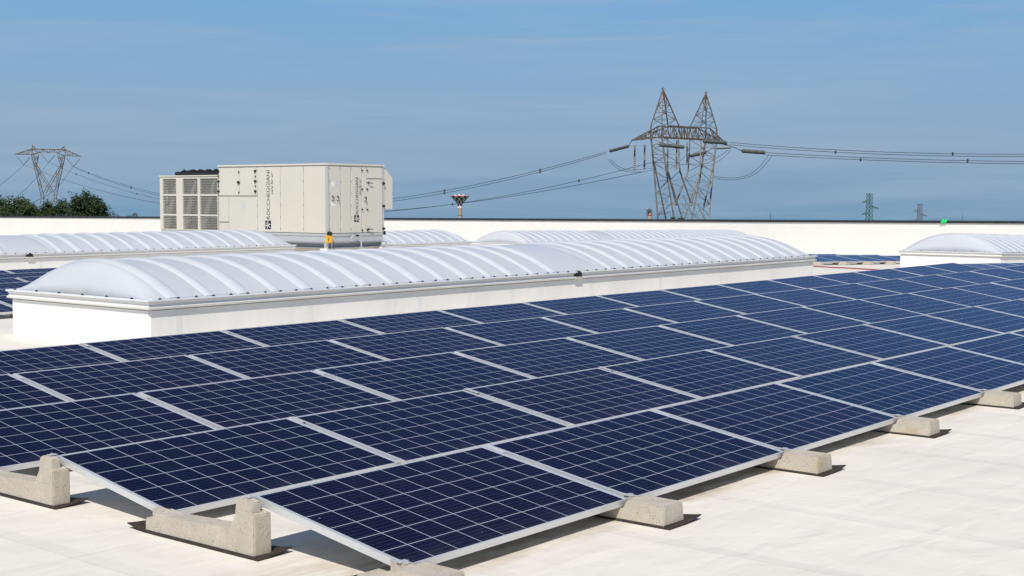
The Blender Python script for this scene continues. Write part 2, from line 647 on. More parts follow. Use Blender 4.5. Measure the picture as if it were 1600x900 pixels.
def roof_mesh():
    bm = bmesh.new()
    xs = [-30, -12, -6, 0, 6, 12, 18, 24.5, 30, 36, 43, 50, 56.2]
    ys = [-25, -12, -6, 0, 5.5, 11, 20, 30, 50, 80, 118]
    g = [[bm.verts.new((x, y, zroof(x, y))) for y in ys] for x in xs]
    for i in range(len(xs) - 1):
        for j in range(len(ys) - 1):
            bm.faces.new((g[i][j], g[i + 1][j], g[i + 1][j + 1], g[i][j + 1]))
    # the outer walls of the building down to the ground
    rim = [(i, 0) for i in range(len(xs))] + [(len(xs) - 1, j) for j in range(1, len(ys))] + \
          [(i, len(ys) - 1) for i in range(len(xs) - 2, -1, -1)] + [(0, j) for j in range(len(ys) - 2, 0, -1)]
    lo = [bm.verts.new((xs[i], ys[j], -14.5)) for i, j in rim]
    for k in range(len(rim)):
        a, b = rim[k], rim[(k + 1) % len(rim)]
        bm.faces.new((g[a[0]][a[1]], lo[k], lo[(k + 1) % len(rim)], g[b[0]][b[1]]))
    bmesh.ops.recalc_face_normals(bm, faces=bm.faces)
    me = bpy.data.meshes.new('flat_roof')
    bm.to_mesh(me)
    bm.free()
    me.materials.append(M['roof'])
    return me


tag(link('flat_roof', roof_mesh()), 'white membrane flat roof under the panels', 'roof', kind='structure')

fh = Vector((math.sin(YAW), math.cos(YAW), 0))


def zground(x, y):
    return -12.5 - TILT * ((x - CAM.x) * fh.x + (y - CAM.y) * fh.y)


gb = MB()
rad, n = 9000, 64
ring = [gb.bm.verts.new((rad * math.cos(2 * math.pi * k / n), rad * math.sin(2 * math.pi * k / n),
                         zground(rad * math.cos(2 * math.pi * k / n), rad * math.sin(2 * math.pi * k / n)))) for k in range(n)]
gb.bm.faces.new(ring)
tag(gb.build('ground', M['ground']), 'flat fields round the building', 'ground', kind='structure')

# ------------------------------------------------------------------ parapet
pr_ = empty('parapet_wall', (56, 16, zroof(56, 16)))
tag(pr_, 'long white membrane covered parapet wall with dark coping at the back of the roof', 'wall')


def ztop(y):
    return .6126 - (y - 16.15) * .0073


b = MB()
y0, y1 = -24.5, 117.5
b.prism_x([(y0, zroof(56, y0) - .6), (y0, ztop(y0) - .10), (y1, ztop(y1) - .10), (y1, zroof(56, y1) - .8)], 56.0, 56.35)
o = b.build('wall_face', M['parapet'], pr_)
o.location = -Vector(pr_.location)
b = MB()
b.prism_x([(y0, ztop(y0) - .10), (y0, ztop(y0)), (y1, ztop(y1) + .03), (y1, ztop(y1) - .12)], 55.95, 56.40)
o = b.build('coping', M['coping'], pr_)
o.location = -Vector(pr_.location)

# ------------------------------------------------------------------ solar panels
PW, PL, PT = 1.65, .99, .033                # width, length along the slope, thickness
TI = .1639                                  # tilt of the panels
ROWP, COLP = 1.6112, 1.6858
ROW_DZ = (.0039, -.0084, .0033, .0031, -.0019)     # small real unevenness of the rows
ROW_DT = (-.0010, .0026, .0013, .0013, -.0007)


def panel_proto():
    root = empty('solar_panel')
    b = MB()
    lip, lx_, g = .0095, .0215, .0025
    # four mitred frame rails; local y runs up the slope, z is the panel normal
    for (x0, x1, y0, y1) in ((0, PW, 0, lip), (0, PW, PL - lip, PL), (0, lx_, lip, PL - lip), (PW - lx_, PW, lip, PL - lip)):
        b.box(x0, x1, y0, y1, -PT, 0)
    # bottom flanges of the frame
    b.box(lx_, PW - lx_, lip, .03, -PT, -PT + .002)
    b.box(lx_, PW - lx_, PL - .03, PL - lip, -PT, -PT + .002)
    fr = b.build('frame', M['frame'], root)
    b = MB()
    b.box(lx_, PW - lx_, lip, PL - lip, -g - .005, -g)
    gl = b.build('glass', M['cells'], root)
    b = MB()
    b.box(lx_, PW - lx_, lip + .0, PL - lip, -g - .009, -g - .006)
    b.box(.72, .93, PL - .16, PL - .05, -.030, -g - .010)
    bk = b.build('back_sheet', M['back'], root)
    for ch in (fr, gl, bk):
        ch.rotation_euler = (TI, 0, 0)
    return root


panel0 = panel_proto()
first_panel = [True]


def place_panel(x, y, label, group, dz=0.0, dt=0.0):
    z = zroof(x + PW / 2, y) + .1
    if first_panel[0]:
        o = panel0
        first_panel[0] = False
    else:
        o = copy_tree(panel0)
    o.location = (x, y, z + dz)
    sx = SX if x + PW / 2 > X1 else 0
    sy = SY if y > Y1 else 0
    if sx:
        o.location.z += SX * PW / 2 * math.cos(0)
    jit = random.uniform(-.0018, .0018)
    o.rotation_euler = (-sy + dt + random.uniform(-.0015, .0015), math.atan(sx) + jit * 1.6, random.uniform(-.0006, .0006))
    tag(o, label, 'solar panel', group)
    return o


def in_view(x, y, z, mx=120):
    d = Vector((x, y, z)) - CAM
    zz = d.dot(fw)
    if zz < .5:
        return False
    px = 800 + FPX * d.dot(rt) / zz
    return -mx < px < 1600 + mx


def pix(x, y, z):
    d = Vector((x, y, z)) - CAM
    return 800 + FPX * d.dot(rt) / d.dot(fw)


ROWNAME = ['front', 'second', 'third', 'fourth', 'rear']
for r in range(5):
    k = 0
    for j in range(0, 21):
        x, y = j * COLP, r * ROWP
        if not (in_view(x, y, 0, 60) or in_view(x + PW, y, 0, 60) or in_view(x, y + PL, .16, 60) or in_view(x + PW, y + PL, .16, 60)):
            continue
        place_panel(x, y, 'blue solar panel in the %s near row, %s from its left end' % (ROWNAME[r], ORD[j + 1]),
                    'solar panels of the near array', ROW_DZ[r], ROW_DT[r])

A2Y, A2X = 13.25, 4.645
A2N = ['front', 'second', 'third', 'fourth', 'fifth', 'rear']
for r in range(6):
    for j in range(6):
        if pix(A2X + j * COLP, A2Y + r * ROWP + .9, .1) > 150 or pix(A2X + (j + 1) * COLP, A2Y + r * ROWP, .0) < -40:
            continue
        place_panel(A2X + j * COLP, A2Y + r * ROWP,
                    "blue solar panel behind the big skylight's left end, %s row, column %s from left" % (A2N[r], ORD[j + 1]),
                    'solar panels between the two left skylights')
A3Y, A3X = 14.1, 32.02
for r in range(5):
    for j in range(6):
        if pix(A3X + j * COLP, A3Y + r * ROWP + .9, -.3) > 1425 or pix(A3X + (j + 1) * COLP, A3Y + r * ROWP, -.3) < 1225:
            continue
        place_panel(A3X + j * COLP, A3Y + r * ROWP,
                    'tiny far solar panel beyond the big skylight, %s row, %s from left' % (A2N[r] if r < 4 else 'rear', ORD[j + 1]),
                    'solar panels of the far array')

# ------------------------------------------------------------------ concrete ballast blocks and their rubber mats
def post_block(end=False):
    root = empty('ballast_block')
    b = MB()
    lip = .112 if end else .088
    b.prism_x([(0, .008), (0, .200), (.118, .219), (.165, .113), (.64, .100 if end else .085), (.735, lip), (.738, .062), (.812, .073), (.812, .008)], -.053, .053, .002)
    b.bevel(.006, 2)
    q = MB()
    if end:
        q.prism_x([(.020, .17), (.024, .252), (.045, .262), (.118, .266), (.140, .250), (.150, .17)], -.045, .0145, .004)
    else:
        q.prism_x([(.028, .17), (.028, .240), (.105, .252), (.108, .17)], -.0145, .0145)
    q.bevel(.005, 2)
    q.prism_x([(.69, .05), (.69, lip - .01), (.70, lip + .004), (.79, lip + .006), (.80, lip), (.80, .05)], -.0165, .0165)
    tmp = q.mesh('tmp', None)
    b.bm.from_mesh(tmp)
    bpy.data.meshes.remove(tmp)
    b.build('concrete_body', M['concrete'], root)
    c = MB()
    if end:
        c.box(-.020, .026, .070, .106, .2672, .2702)
        c.box(-.004, .004, .085, .093, .2702, .277)
    else:
        c.bm.free()
        c.bm = bmesh.new()
        c.prism_x([(-.015, .2395), (-.015, .2375), (.110, .2575), (.110, .2595)], -.0172, .0172)
        c.prism_x([(.060, .2535), (.060, .2505), (.100, .2570), (.100, .2600)], -.024, .024)
    c.build('clamp', M['clamp'], root)
    return root


def foot_block():
    root = empty('ballast_foot_block')
    b = MB()
    b.prism_x([(0, .008), (.004, .108), (.235, .110), (.243, .062), (.34, .074), (.36, .05), (.46, .05), (.46, .008)], -.098, .098, .010)
    b.bevel(.006, 2)
    b.prism_x([(.225, .05), (.225, .106), (.235, .114), (.33, .116), (.33, .05)], -.0165, .0165)
    b.build('concrete_body', M['concrete'], root)
    c = MB()
    c.box(-.0172, .0172, .235, .335, .1165, .1185)
    c.box(-.026, .026, .262, .290, .1187, .1215)
    c.build('clamp', M['clamp'], root)
    return root


protos = {'p': post_block(), 'f': foot_block(), 'e': post_block(True)}
used = {'p': False, 'f': False, 'e': False}


def place_block(kind, x, y, label, group, dz=0):
    src = protos[kind]
    if not used[kind]:
        o = src
        used[kind] = True
    else:
        o = copy_tree(src)
    o.location = (x, y, zroof(x, y + .3) + dz)
    o.rotation_euler = (-(SY if y > Y1 else 0), SX if x > X1 else 0, random.uniform(-.006, .006))
    tag(o, label, 'ballast block', group)
    return o


def mat_sheet(w, l, curl):
    """thin rubber sheet whose corners lift off the roof"""
    b = MB()
    nx, ny, th = 8, 22, .006
    top = []
    for i in range(nx + 1):
        col = []
        for j in range(ny + 1):
            u, v = i / nx, j / ny
            z = .0015
            for cu, cv, s in curl:
                d = max(0, 1 - math.hypot((u - cu) * w, (v - cv) * l) / .24)
                z += s * d * d
            col.append((-w / 2 + u * w, v * l, z))
        top.append(col)
    vt = [[b.bm.verts.new((x, y, z + th)) for x, y, z in c] for c in top]
    vb = [[b.bm.verts.new(p) for p in c] for c in top]
    for i in range(nx):
        for j in range(ny):
            b.bm.faces.new((vt[i][j], vt[i + 1][j], vt[i + 1][j + 1], vt[i][j + 1]))
            b.bm.faces.new((vb[i][j], vb[i][j + 1], vb[i + 1][j + 1], vb[i + 1][j]))
    for i in range(nx):
        b.bm.faces.new((vt[i][0], vb[i][0], vb[i + 1][0], vt[i + 1][0]))
        b.bm.faces.new((vt[i][ny], vt[i + 1][ny], vb[i + 1][ny], vb[i][ny]))
    for j in range(ny):
        b.bm.faces.new((vt[0][j], vt[0][j + 1], vb[0][j + 1], vb[0][j]))
        b.bm.faces.new((vt[nx][j], vb[nx][j], vb[nx][j + 1], vt[nx][j + 1]))
    return b.mesh('rubber_mat', M['rubber'], True)


mat_long = mat_sheet(.205, .98, ((1, 0, .022), (0, 1, .022), (.8, 1, .014)))
mat_short = mat_sheet(.30, .60, ((1, 0, .022), (0, 1, .01)))
JOINT = ['left end', 'first joint', 'second joint', 'third joint', 'fourth joint', 'fifth joint', 'sixth joint', 'seventh joint']
for j in range(0, 6):
    xs = j * COLP - .018 + (.012 if j else .012)
    place_block('f', xs, -.255, 'short concrete block poking out under the front row at its %s' % JOINT[j], 'concrete blocks along the front edge')
    m = link('rubber_mat', mat_short, None, (xs + .045, -.295, zroof(xs, 0)))
    m.rotation_euler = (0, 0, random.uniform(-.02, .02))
    tag(m, 'brown rubber mat under the concrete block at the front row %s' % JOINT[j], 'rubber mat', 'rubber mats under the blocks')
GAPS = ['front and second', 'second and third', 'third and fourth', 'fourth and rear']
for r in range(4):
    for j in range(0, 19):
        x, y = j * COLP - .018, r * ROWP + .866
        if not in_view(x, y, .16, 40):
            continue
        xb = x - .019 if j == 0 else x
        if j == 0:
            lb = 'L-shaped concrete block at the left ends of the %s rows' % GAPS[r]
        else:
            lb = 'concrete block between the %s rows under their %s joint from the left' % (GAPS[r], ORD[j])
        place_block('p' if j else 'e', xb, y, lb, 'concrete blocks between the panel rows')
        if j == 0 and r < 3:
            m = link('rubber_mat', mat_long, None, (xb + .036, y - .040, zroof(x, y)))
            tag(m, 'brown rubber mat with curled corners under the block ending the %s rows' % GAPS[r], 'rubber mat', 'rubber mats under the blocks')
for j in range(2, 19):
    x, y = j * COLP - .018, 4 * ROWP + .866
    if in_view(x, y, .16, 40):
        place_block('p', x, y, 'concrete block behind the rear panel row at its %s joint from the left' % ORD[j], 'concrete blocks behind the rear row')
for j in range(0, 4):
    x = A2X + j * COLP - .018
    place_block('f', x, A2Y - .255, 'concrete block under the front of the left array at its %s visible joint' % ORD[j + 1], 'concrete blocks of the left array')
for j in range(0, 6):
    x = A3X + j * COLP - .018
    place_block('f', x, A3Y - .255, 'small far concrete block under the far array at its %s joint from left' % ORD[j + 1], 'concrete blocks of the far array')

# ------------------------------------------------------------------ vaulted skylights
def arc(s):
    """height of the vault across its width, s in -1..1; small flare at the foot"""
    s = min(1, abs(s))
    return (1 - s * s) * (1 - .16 * s ** 6)


SCREW = None


def skylight(loc, rot, L, W, hc, label, vents=(), group='vaulted skylights', H=.365, screws=True, bracket=True, hip=.20, first=.33):
    global SCREW
    root = empty('skylight', loc, rot)
    tag(root, label, 'skylight', group)
    b = MB()
    b.box(0, L, 0, W, -.45, hc)
    b.bevel(.018, 2)
    b.build('curb', M['curb'], root)
    # gutter shaped flashing round the top of the curb
    b = MB()
    prof = [(.004, hc - .010), (.020, hc - .004), (.042, hc + .004), (.044, hc + .020), (.026, hc + .026), (.022, hc + .052), (.034, hc + .074)]
    rings = []
    for o_, z in prof:
        rings.append([b.bm.verts.new(p) for p in ((-o_, -o_, z), (L + o_, -o_, z), (L + o_, W + o_, z), (-o_, W + o_, z))])
    for i in range(len(prof) - 1):
        for k in range(4):
            b.bm.faces.new((rings[i][k], rings[i][(k + 1) % 4], rings[i + 1][(k + 1) % 4], rings[i + 1][k]))
    b.build('flashing', M['gutter'], root)
    b = MB()
    zt = hc + .100
    b.box(-.055, L + .055, -.055, W + .055, hc + .075, zt)
    b.bevel(.008, 2)
    b.build('flange', M['flange'], root)
    # the vault
    x0, x1 = .02, L - .02
    y0, y1 = .0, W

    def ends(x):
        t = min(x - x0, x1 - x) / hip
        e = 1.0 if t >= 1 else math.sin(max(0, t) * math.pi / 2) ** .9
        for v in vents:
            for q in (v - .47, v + .62):
                d = abs(x - q) / .16
                if d < 1:
                    e *= 1 - .10 * (1 - d) * (1 - d)
        return e
    b = MB()
    xs = []
    x = x0
    while x < x1 - 1e-6:
        xs.append(x)
        near = min(x - x0, x1 - x) < hip + .05 or any(abs(x - q) < .2 for v in vents for q in (v - .47, v + .62))
        x += .04 if near else .12
    xs.append(x1)
    NY = 36
    g = []
    for x in xs:
        e = ends(x)
        col = []
        for j in range(NY + 1):
            s = -1 + 2 * j / NY
            s = math.copysign(abs(s) ** .9, s)
            z = zt + .004 + H * e * arc(s)
            col.append(b.bm.verts.new((x, (y0 + y1) / 2 + s * (y1 - y0) / 2, z)))
        g.append(col)
    for i in range(len(xs) - 1):
        for j in range(NY):
            b.bm.faces.new((g[i][j], g[i + 1][j], g[i + 1][j + 1], g[i][j + 1]))
    d = b.build('dome', M['dome'], root, smooth=True)
    sm = d.modifiers.new('thick', 'SOLIDIFY')
    sm.thickness = .010
    sm.offset = -1
    # raised ribs

    def rib_mesh(w, h):
        b = MB()
        prev = None
        N = 40
        for j in range(N + 1):
            s = -1 + 2 * j / N
            y = (y0 + y1) / 2 + s * (y1 - y0) / 2
            z = zt + .004 + H * arc(s)
            hh = h * min(1, (1 - abs(s)) * 14 + .25)
            sec = [b.bm.verts.new(p) for p in ((-w / 2, y, z - .004), (-w / 4, y, z + hh * .8), (0, y, z + hh), (w / 4, y, z + hh * .8), (w / 2, y, z - .004))]
            if prev:
                for k in range(4):
                    b.bm.faces.new((prev[k], sec[k], sec[k + 1], prev[k + 1]))
            prev = sec
        me = b.mesh('rib', M['rib'], False)
        for p in me.polygons:
            p.use_smooth = True
        return me
    wide, narrow = rib_mesh(.230, .030), rib_mesh(.165, .024)
    x, k = first, 0
    ribs = []
    while x < L - first + .1:
        if not any(v - .38 < x < v + .53 for v in vents):
            link('rib', wide if k % 2 == 0 else narrow, root, (x, 0, 0))
            ribs.append(x)
        x += .4885
        k += 1
    if screws:
        if SCREW is None:
            s_ = MB()
            s_.lathe([(.0, 0), (.020, 0), (.023, .006), (.016, .013), (.008, .015), (.007, .024), (.0, .024)], 10)
            SCREW = s_.mesh('screw', M['black'])
        spots = []
        x = .12
        while x < L:
            spots.append((x + random.uniform(-.012, .012), -.022))
            x += .245
        y = .28
        while y < W - .1:
            spots.append((-.022, y))
            y += .46
        for (sx, sy) in spots[:95]:
            o = link('screw', SCREW, root, (sx, sy, zt))
            o.rotation_euler = (0, 0, random.uniform(0, 3))
            o.scale = (.95, .75, .8)
    if bracket:
        for v in vents:
            b = MB()
            b.box(v - .07, v + .07, -.062, -.030, hc + .030, hc + .088)
            b.box(v - .025, v + .025, -.068, -.05, hc + .088, hc + .112)
            b.box(v - .10, v - .07, -.056, -.03, hc + .036, hc + .052)
            b.bevel(.004, 1)
            hb = b.build('hinge', M['black'], root)
            b = MB()
            b.box(v - .085, v + .085, -.054, -.010, hc - .012, hc + .029)
            b.bevel(.004, 1)
            b.build('hinge_plate', M['cream'], root)
    return root


skylight((4.775, 8.29, -.1), (0, 0, 0), 15.52, 2.69, .445, 'big near vaulted skylight with milky ribbed dome behind the rear panel row', (7.70,))
skylight((4.95, 23.6, -.25), (-.012 * 0, 0, 0), 15.65, 2.69, .445, 'vaulted skylight left of the rooftop air unit, by the trees', (7.80,), first=.34)
skylight((17.35, 27.8, -.52), (0, .0, 0), 15.35, 2.69, .445, 'far low skylight right behind the rooftop air unit', (), screws=False, bracket=False)
skylight((35.9, 27.8, -.665), (0, math.atan(.014), 0), 17.6, 2.69, .445, 'far skylight at the parapet, seen over the big skylight', (5.6,), screws=False, bracket=False, first=.42, H=.42)
skylight((30.86, 8.35, -.36), (0, .03, 0), 15.35, 2.69, .445, 'skylight at the right edge behind the far end of the panels', (7.7,), H=.46)

# red hose on the roof
b = MB()
hp = []
for k in range(31):
    t = k / 30
    x, y = 30.2 + (25.6 - 30.2) * t, 14.6 + (8.35 - 14.6) * t
    hp.append((x + .05 * math.sin(t * 9), y + .05 * math.cos(t * 7), zroof(x, y) + .028))
b.tube(hp, .030, 8)
tag(b.build('red_hose', M['red'], smooth=True), 'thin red hose lying on the white roof between the right skylights', 'hose')

# green cloth caught on the parapet
b = MB()
bmesh.ops.create_icosphere(b.bm, subdivisions=3, radius=.14)
for v in b.bm.verts:
    k = 1 + .35 * math.sin(v.co.x * 31 + 1) * math.sin(v.co.z * 27) + .2 * math.sin(v.co.y * 40)
    v.co = Vector((v.co.x * .6 * k, v.co.y * 1.0 * k, v.co.z * .75 * k))
tag(b.build('green_cloth', M['green_cloth'], None, (55.97, 19.74, .570), True), 'crumpled bright green cloth on the dark coping of the parapet', 'cloth')

# ------------------------------------------------------------------ rooftop air handling unit
XH, YH, ZB, ZT = 23.618, 25.501, .497, 2.562
XE, YM, YE = 25.975, 30.49, 33.46           # far end of the short side, end of the tall section, end of the low section
ZC = 2.26
ah = empty('air_handling_unit', (XH, YH, zroof(XH, YH)))
tag(ah, 'big cream rooftop air handling unit with perforated grilles on a grey steel base', 'air unit')
OFF = -Vector(ah.location)


def ahp(mb, name, m, smooth=False, parent=None):
    o = mb.build(name, m, parent or ah, (0, 0, 0), smooth)
    if parent is None:
        o.location = OFF
    return o


b = MB()
b.box(XH + .03, XE - .03, YH + .03, YM, ZB + .01, ZT - .07)
core = ahp(b, 'core', M['hvac_dark'])
b = MB()
b.box(XH - .02, XE + .02, YH - .02, YM + .02, ZT - .06, ZT)
b.bevel(.012, 2)
ahp(b, 'roof_cap', M['hvac'])
b = MB()
b.box(XH - .0, XE, YH - .0, YM + .01, ZT - .075, ZT - .062)
ahp(b, 'roof_gasket', M['galv'])
# corner posts
for (x0, x1, y0, y1) in ((XH - .004, XH + .075, YH - .004, YH + .075), (XE - .06, XE + .004, YH - .004, YH + .06)):
    b = MB()
    b.box(x0, x1, y0, y1, ZB, ZT - .077)
    b.bevel(.012, 2)
    ahp(b, 'corner_post', M['galv'])
G = .010


def side_panel(y0, y1, z0, z1, name='side_panel', mt='hvac'):
    b = MB()
    b.box(XH, XH + .05, y0 + G, y1 - G, z0 + G, z1 - G)
    b.bevel(.006, 1)
    return ahp(b, name, M[mt])


def end_panel(x0, x1, z0, z1, name='end_panel'):
    b = MB()
    b.box(x0 + G, x1 - G, YH, YH + .05, z0 + G, z1 - G)
    b.bevel(.006, 1)
    return ahp(b, name, M['hvac'])


zt_ = ZT - .077
side_panel(YH + .08, 26.53, ZB, zt_)
side_panel(26.53, 27.56, ZB, zt_)
side_panel(27.56, 28.61, ZB, zt_)
side_panel(28.61, 29.463, 1.60, zt_, 'door')
side_panel(29.463, YM - .03, 1.60, zt_, 'door')
side_panel(28.61, 29.97, ZB, 1.59)
side_panel(29.97, YM - .03, .78, 1.59)
side_panel(29.97, YM - .03, ZB, .77)
end_panel(XH + .08, 24.144, ZB, zt_)
end_panel(24.144, 24.577, ZB, zt_)
end_panel(24.577, 25.031, ZB, zt_)
end_panel(25.031, 25.248, ZB, zt_)
end_panel(25.248, XE - .065, ZB, 2.12, 'door')
end_panel(25.248, XE - .065, 2.13, zt_)

# screws along the joints
def dot_mesh(r, d, axis):
    q = MB()
    q.lathe([(0, 0), (r, 0), (r * .9, d), (0, d)], 10, (0, 0, 0), axis)
    return q


rivx = dot_mesh(.014, -.008, 'x').mesh('rivet', M['galv_dark'])
rivy = dot_mesh(.014, -.008, 'y').mesh('rivet', M['galv_dark'])
for y in (26.53, 27.56, 28.61):
    for k in range(6):
        link('rivet', rivx, ah, Vector((XH - .001, y, .62 + k * .355)) + OFF)
for x in (23.71, 24.144, 24.577):
    for k in range(6):
        link('rivet', rivy, ah, Vector((x, YH - .001, .62 + k * .355)) + OFF)
lx = dot_mesh(.042, -.045, 'x').mesh('latch', M['black'])
lxs = dot_mesh(.024, -.03, 'x').mesh('latch', M['black'])
ly = dot_mesh(.045, -.045, 'y').mesh('latch', M['black'])
lys = dot_mesh(.026, -.03, 'y').mesh('latch', M['black'])
for y in (YM - .05, 28.68):
    for z in (2.36, 2.05, 1.74):
        link('latch', lx, ah, Vector((XH, y, z)) + OFF)
    for z in (2.20, 1.90):
        link('latch', lxs, ah, Vector((XH, y, z)) + OFF)
for z in (2.34, 1.71):
    link('latch', lxs, ah, Vector((XH, 29.463, z)) + OFF)
b = MB()
b.box(XH - .05, XH - .004, 29.40, 29.53, 1.98, 2.06)
b.bevel(.02, 2)
ahp(b, 'handle', M['black'])
for x in (25.031, 25.248):
    for z in (2.37, 1.81, 1.20, .58):
        link('latch', lys, ah, Vector((x, YH, z)) + OFF)
for z in (1.99, 1.30, .61):
    link('latch', ly, ah, Vector((XE - .035, YH - .004, z)) + OFF)


def grip(x, z, h=.14):
    b = MB()
    b.tube([(x, YH - .002, z - h / 2), (x + .03, YH - .045, z - h * .35), (x + .035, YH - .05, z), (x + .03, YH - .045, z + h * .35), (x, YH - .002, z + h / 2)], .028, 6)
    ahp(b, 'handle', M['black'], True)


grip(23.80, 1.53)
grip(24.00, 1.53)
grip(25.14, 1.51)
for z in (2.0, .605):
    b = MB()
    b.tube([(25.28, YH - .002, z), (25.29, YH - .05, z), (25.44, YH - .05, z - .01)], .026, 6)
    b.lathe([(0, 0), (.03, 0), (.03, -.03), (0, -.03)], 10, (25.28, YH, z), 'y')
    ahp(b, 'handle', M['black'])
b = MB()
b.box(23.79, 23.89, YH - .004, YH + .01, 1.87, 2.03)
ahp(b, 'sticker', M['paper'])
b = MB()
b.box(23.92, 24.02, YH - .004, YH + .01, 1.90, 2.04)
ahp(b, 'sticker', M['sticker'])
b = MB()
b.box(23.76, 23.93, YH - .004, YH + .01, 1.30, 1.42)
ahp(b, 'sticker', M['paper'])
b = MB()
b.box(XH - .004, XH + .01, 29.22, 29.31, 1.22, 1.40)
ahp(b, 'sticker', M['sticker'])

# lettering, running upwards on both visible sides
def text_mesh(s, length, cap, fat, shear=0.0):
    cu = bpy.data.curves.new('lettering', 'FONT')
    cu.body = s
    cu.offset = fat - .008
    cu.shear = shear
    cu.extrude = 0
    t = bpy.data.objects.new('lettering', cu)
    C.objects.link(t)
    dg = bpy.context.evaluated_depsgraph_get()
    me = bpy.data.meshes.new_from_object(t.evaluated_get(dg))
    bpy.data.objects.remove(t)
    bm = bmesh.new()
    bm.from_mesh(me)
    x0 = min(v.co.x for v in bm.verts)
    x1 = max(v.co.x for v in bm.verts)
    y0 = min(v.co.y for v in bm.verts)
    y1 = max(v.co.y for v in bm.verts)
    for v in bm.verts:
        v.co.x = (v.co.x - x0) / (x1 - x0) * length
        v.co.y = (v.co.y - y0) / (y1 - y0) * cap
    r = bmesh.ops.extrude_face_region(bm, geom=list(bm.faces))
    for e in r['geom']:
        if isinstance(e, bmesh.types.BMVert):
            e.co.z += .003
    return bm


def lettering(s, length, cap, face, a, z0, fat=0.0, shear=0.0, name='lettering'):
    bm = text_mesh(s, length, cap, fat, shear)
    for v in bm.verts:
        tx, ty, d = v.co
        v.co = Vector((XH - .002 - d, a + ty, z0 + tx)) if face == 'side' else Vector((a - ty, YH - .002 - d, z0 + tx))
    bmesh.ops.recalc_face_normals(bm, faces=bm.faces)
    me = bpy.data.meshes.new(name)
    bm.to_mesh(me)
    bm.free()
    me.materials.append(M['ink'])
    return link(name, me, ah, OFF)


lettering('ROCCHEGGIANI', 1.48, .145, 'side', 28.03, .895, .0)
lettering('care for air', .66, .095, 'side', 27.885, 1.66, .0, .35, 'tagline')
lettering('ROCCHEGGIANI', 1.10, .112, 'end', 24.875, 1.06, .0)
lettering('care for air', .48, .075, 'end', 24.985, 1.63, .0, .35, 'tagline')


def emblem(face, a, z0, s):
    """black square with white folded-ribbon strokes"""
    def pt(u, v, d):
        return Vector((XH - .002 - d, a - u * s, z0 + v * s)) if face == 'side' else Vector((a + u * s, YH - .002 - d, z0 + v * s))
    b = MB()
    vs = [b.bm.verts.new(pt(u, v, .003)) for u, v in ((0, 0), (1, 0), (1, 1), (0, 1))]
    b.bm.faces.new(vs)
    vs = [b.bm.verts.new(pt(u, v, -.002)) for u, v in ((0, 0), (1, 0), (1, 1), (0, 1))]
    b.bm.faces.new(vs)
    em = b.build('emblem', M['ink'], ah, OFF)
    b = MB()
    for quad in (((.42, .95), (.54, .98), (.50, .52), (.42, .50)), ((.05, .40), (.10, .30), (.48, .44), (.42, .55)),
                 ((.52, .50), (.46, .42), (.85, .14), (.92, .22)), ((.50, .46), (.42, .42), (.30, .06), (.40, .04)),
                 ((.46, .60), (.62, .66), (.88, .60), (.90, .50), (.62, .52)), ((.12, .62), (.20, .78), (.26, .76), (.22, .60))):
        b.bm.faces.new([b.bm.verts.new(pt(u, v, .006)) for u, v in quad])
    b.build('emblem_stroke', M['white'], em)


emblem('side', 28.25, .59, .26)
emblem('end', 24.70, .83, .20)

# low condenser section with perforated sheets
b = MB()
b.box(XH + .22, XE - .1, YM + .02, YE - .12, ZB, ZC - .07)
ahp(b, 'coil_block', M['coil'])
b = MB()
# slanting coil faces seen through the holes
for y in (YM + .15, YM + 1.1, YM + 2.05):
    vs = [b.bm.verts.new(p) for p in ((XH + .05, y, ZC - .1), (XH + .05, y + .12, ZC - .1), (XH + .05, y + .85, ZB + .05), (XH + .05, y + .55, ZB + .05))]
    b.bm.faces.new(vs)
r = bmesh.ops.extrude_face_region(b.bm, geom=list(b.bm.faces))
for e in r['geom']:
    if isinstance(e, bmesh.types.BMVert):
        e.co.x += .10
ahp(b, 'coil', M['coil_face'])
b = MB()
cols = [(YM + .02, 31.42), (31.42, 32.36), (32.36, YE)]
holes = [(30.525, 31.39), (31.50, 32.27), (32.60, 33.31)]
zs = [(.52, .955), (1.005, 1.60), (1.655, 2.155)]
# sheet metal frame round the nine openings
ye = [YM + .015, 30.525, 31.39, 31.50, 32.27, 32.60, 33.31, YE]
for k in range(0, 8, 2):
    b.box(XH - .002, XH + .06, ye[k], ye[k + 1], ZB, ZC - .045)
for (h0, h1) in holes:
    for (z0, z1) in ((ZB, .52), (.955, 1.005), (1.60, 1.655), (2.155, ZC - .045)):
        b.box(XH, XH + .055, h0, h1, z0, z1)
ahp(b, 'grille_frame', M['hvac'])
b = MB()
b.box(XH - .03, XE, YM + .02, YE + .02, ZC - .04, ZC)
b.bevel(.01, 1)
ahp(b, 'condenser_top', M['hvac'])
b = MB()
b.box(XH, XE - .05, YE - .06, YE, ZB, ZC - .042)
b.box(XE - .1, XE - .05, YM + .02, YE - .06, ZB, ZC - .042)
ahp(b, 'condenser_side', M['hvac'])
for (h0, h1) in holes:
    for (z0, z1) in zs:
        b = MB()
        vs = [b.bm.verts.new(p) for p in ((XH + .012, h0, z0), (XH + .012, h1, z0), (XH + .012, h1, z1), (XH + .012, h0, z1))]
        b.bm.faces.new(vs)
        ahp(b, 'grille', M['grille'])
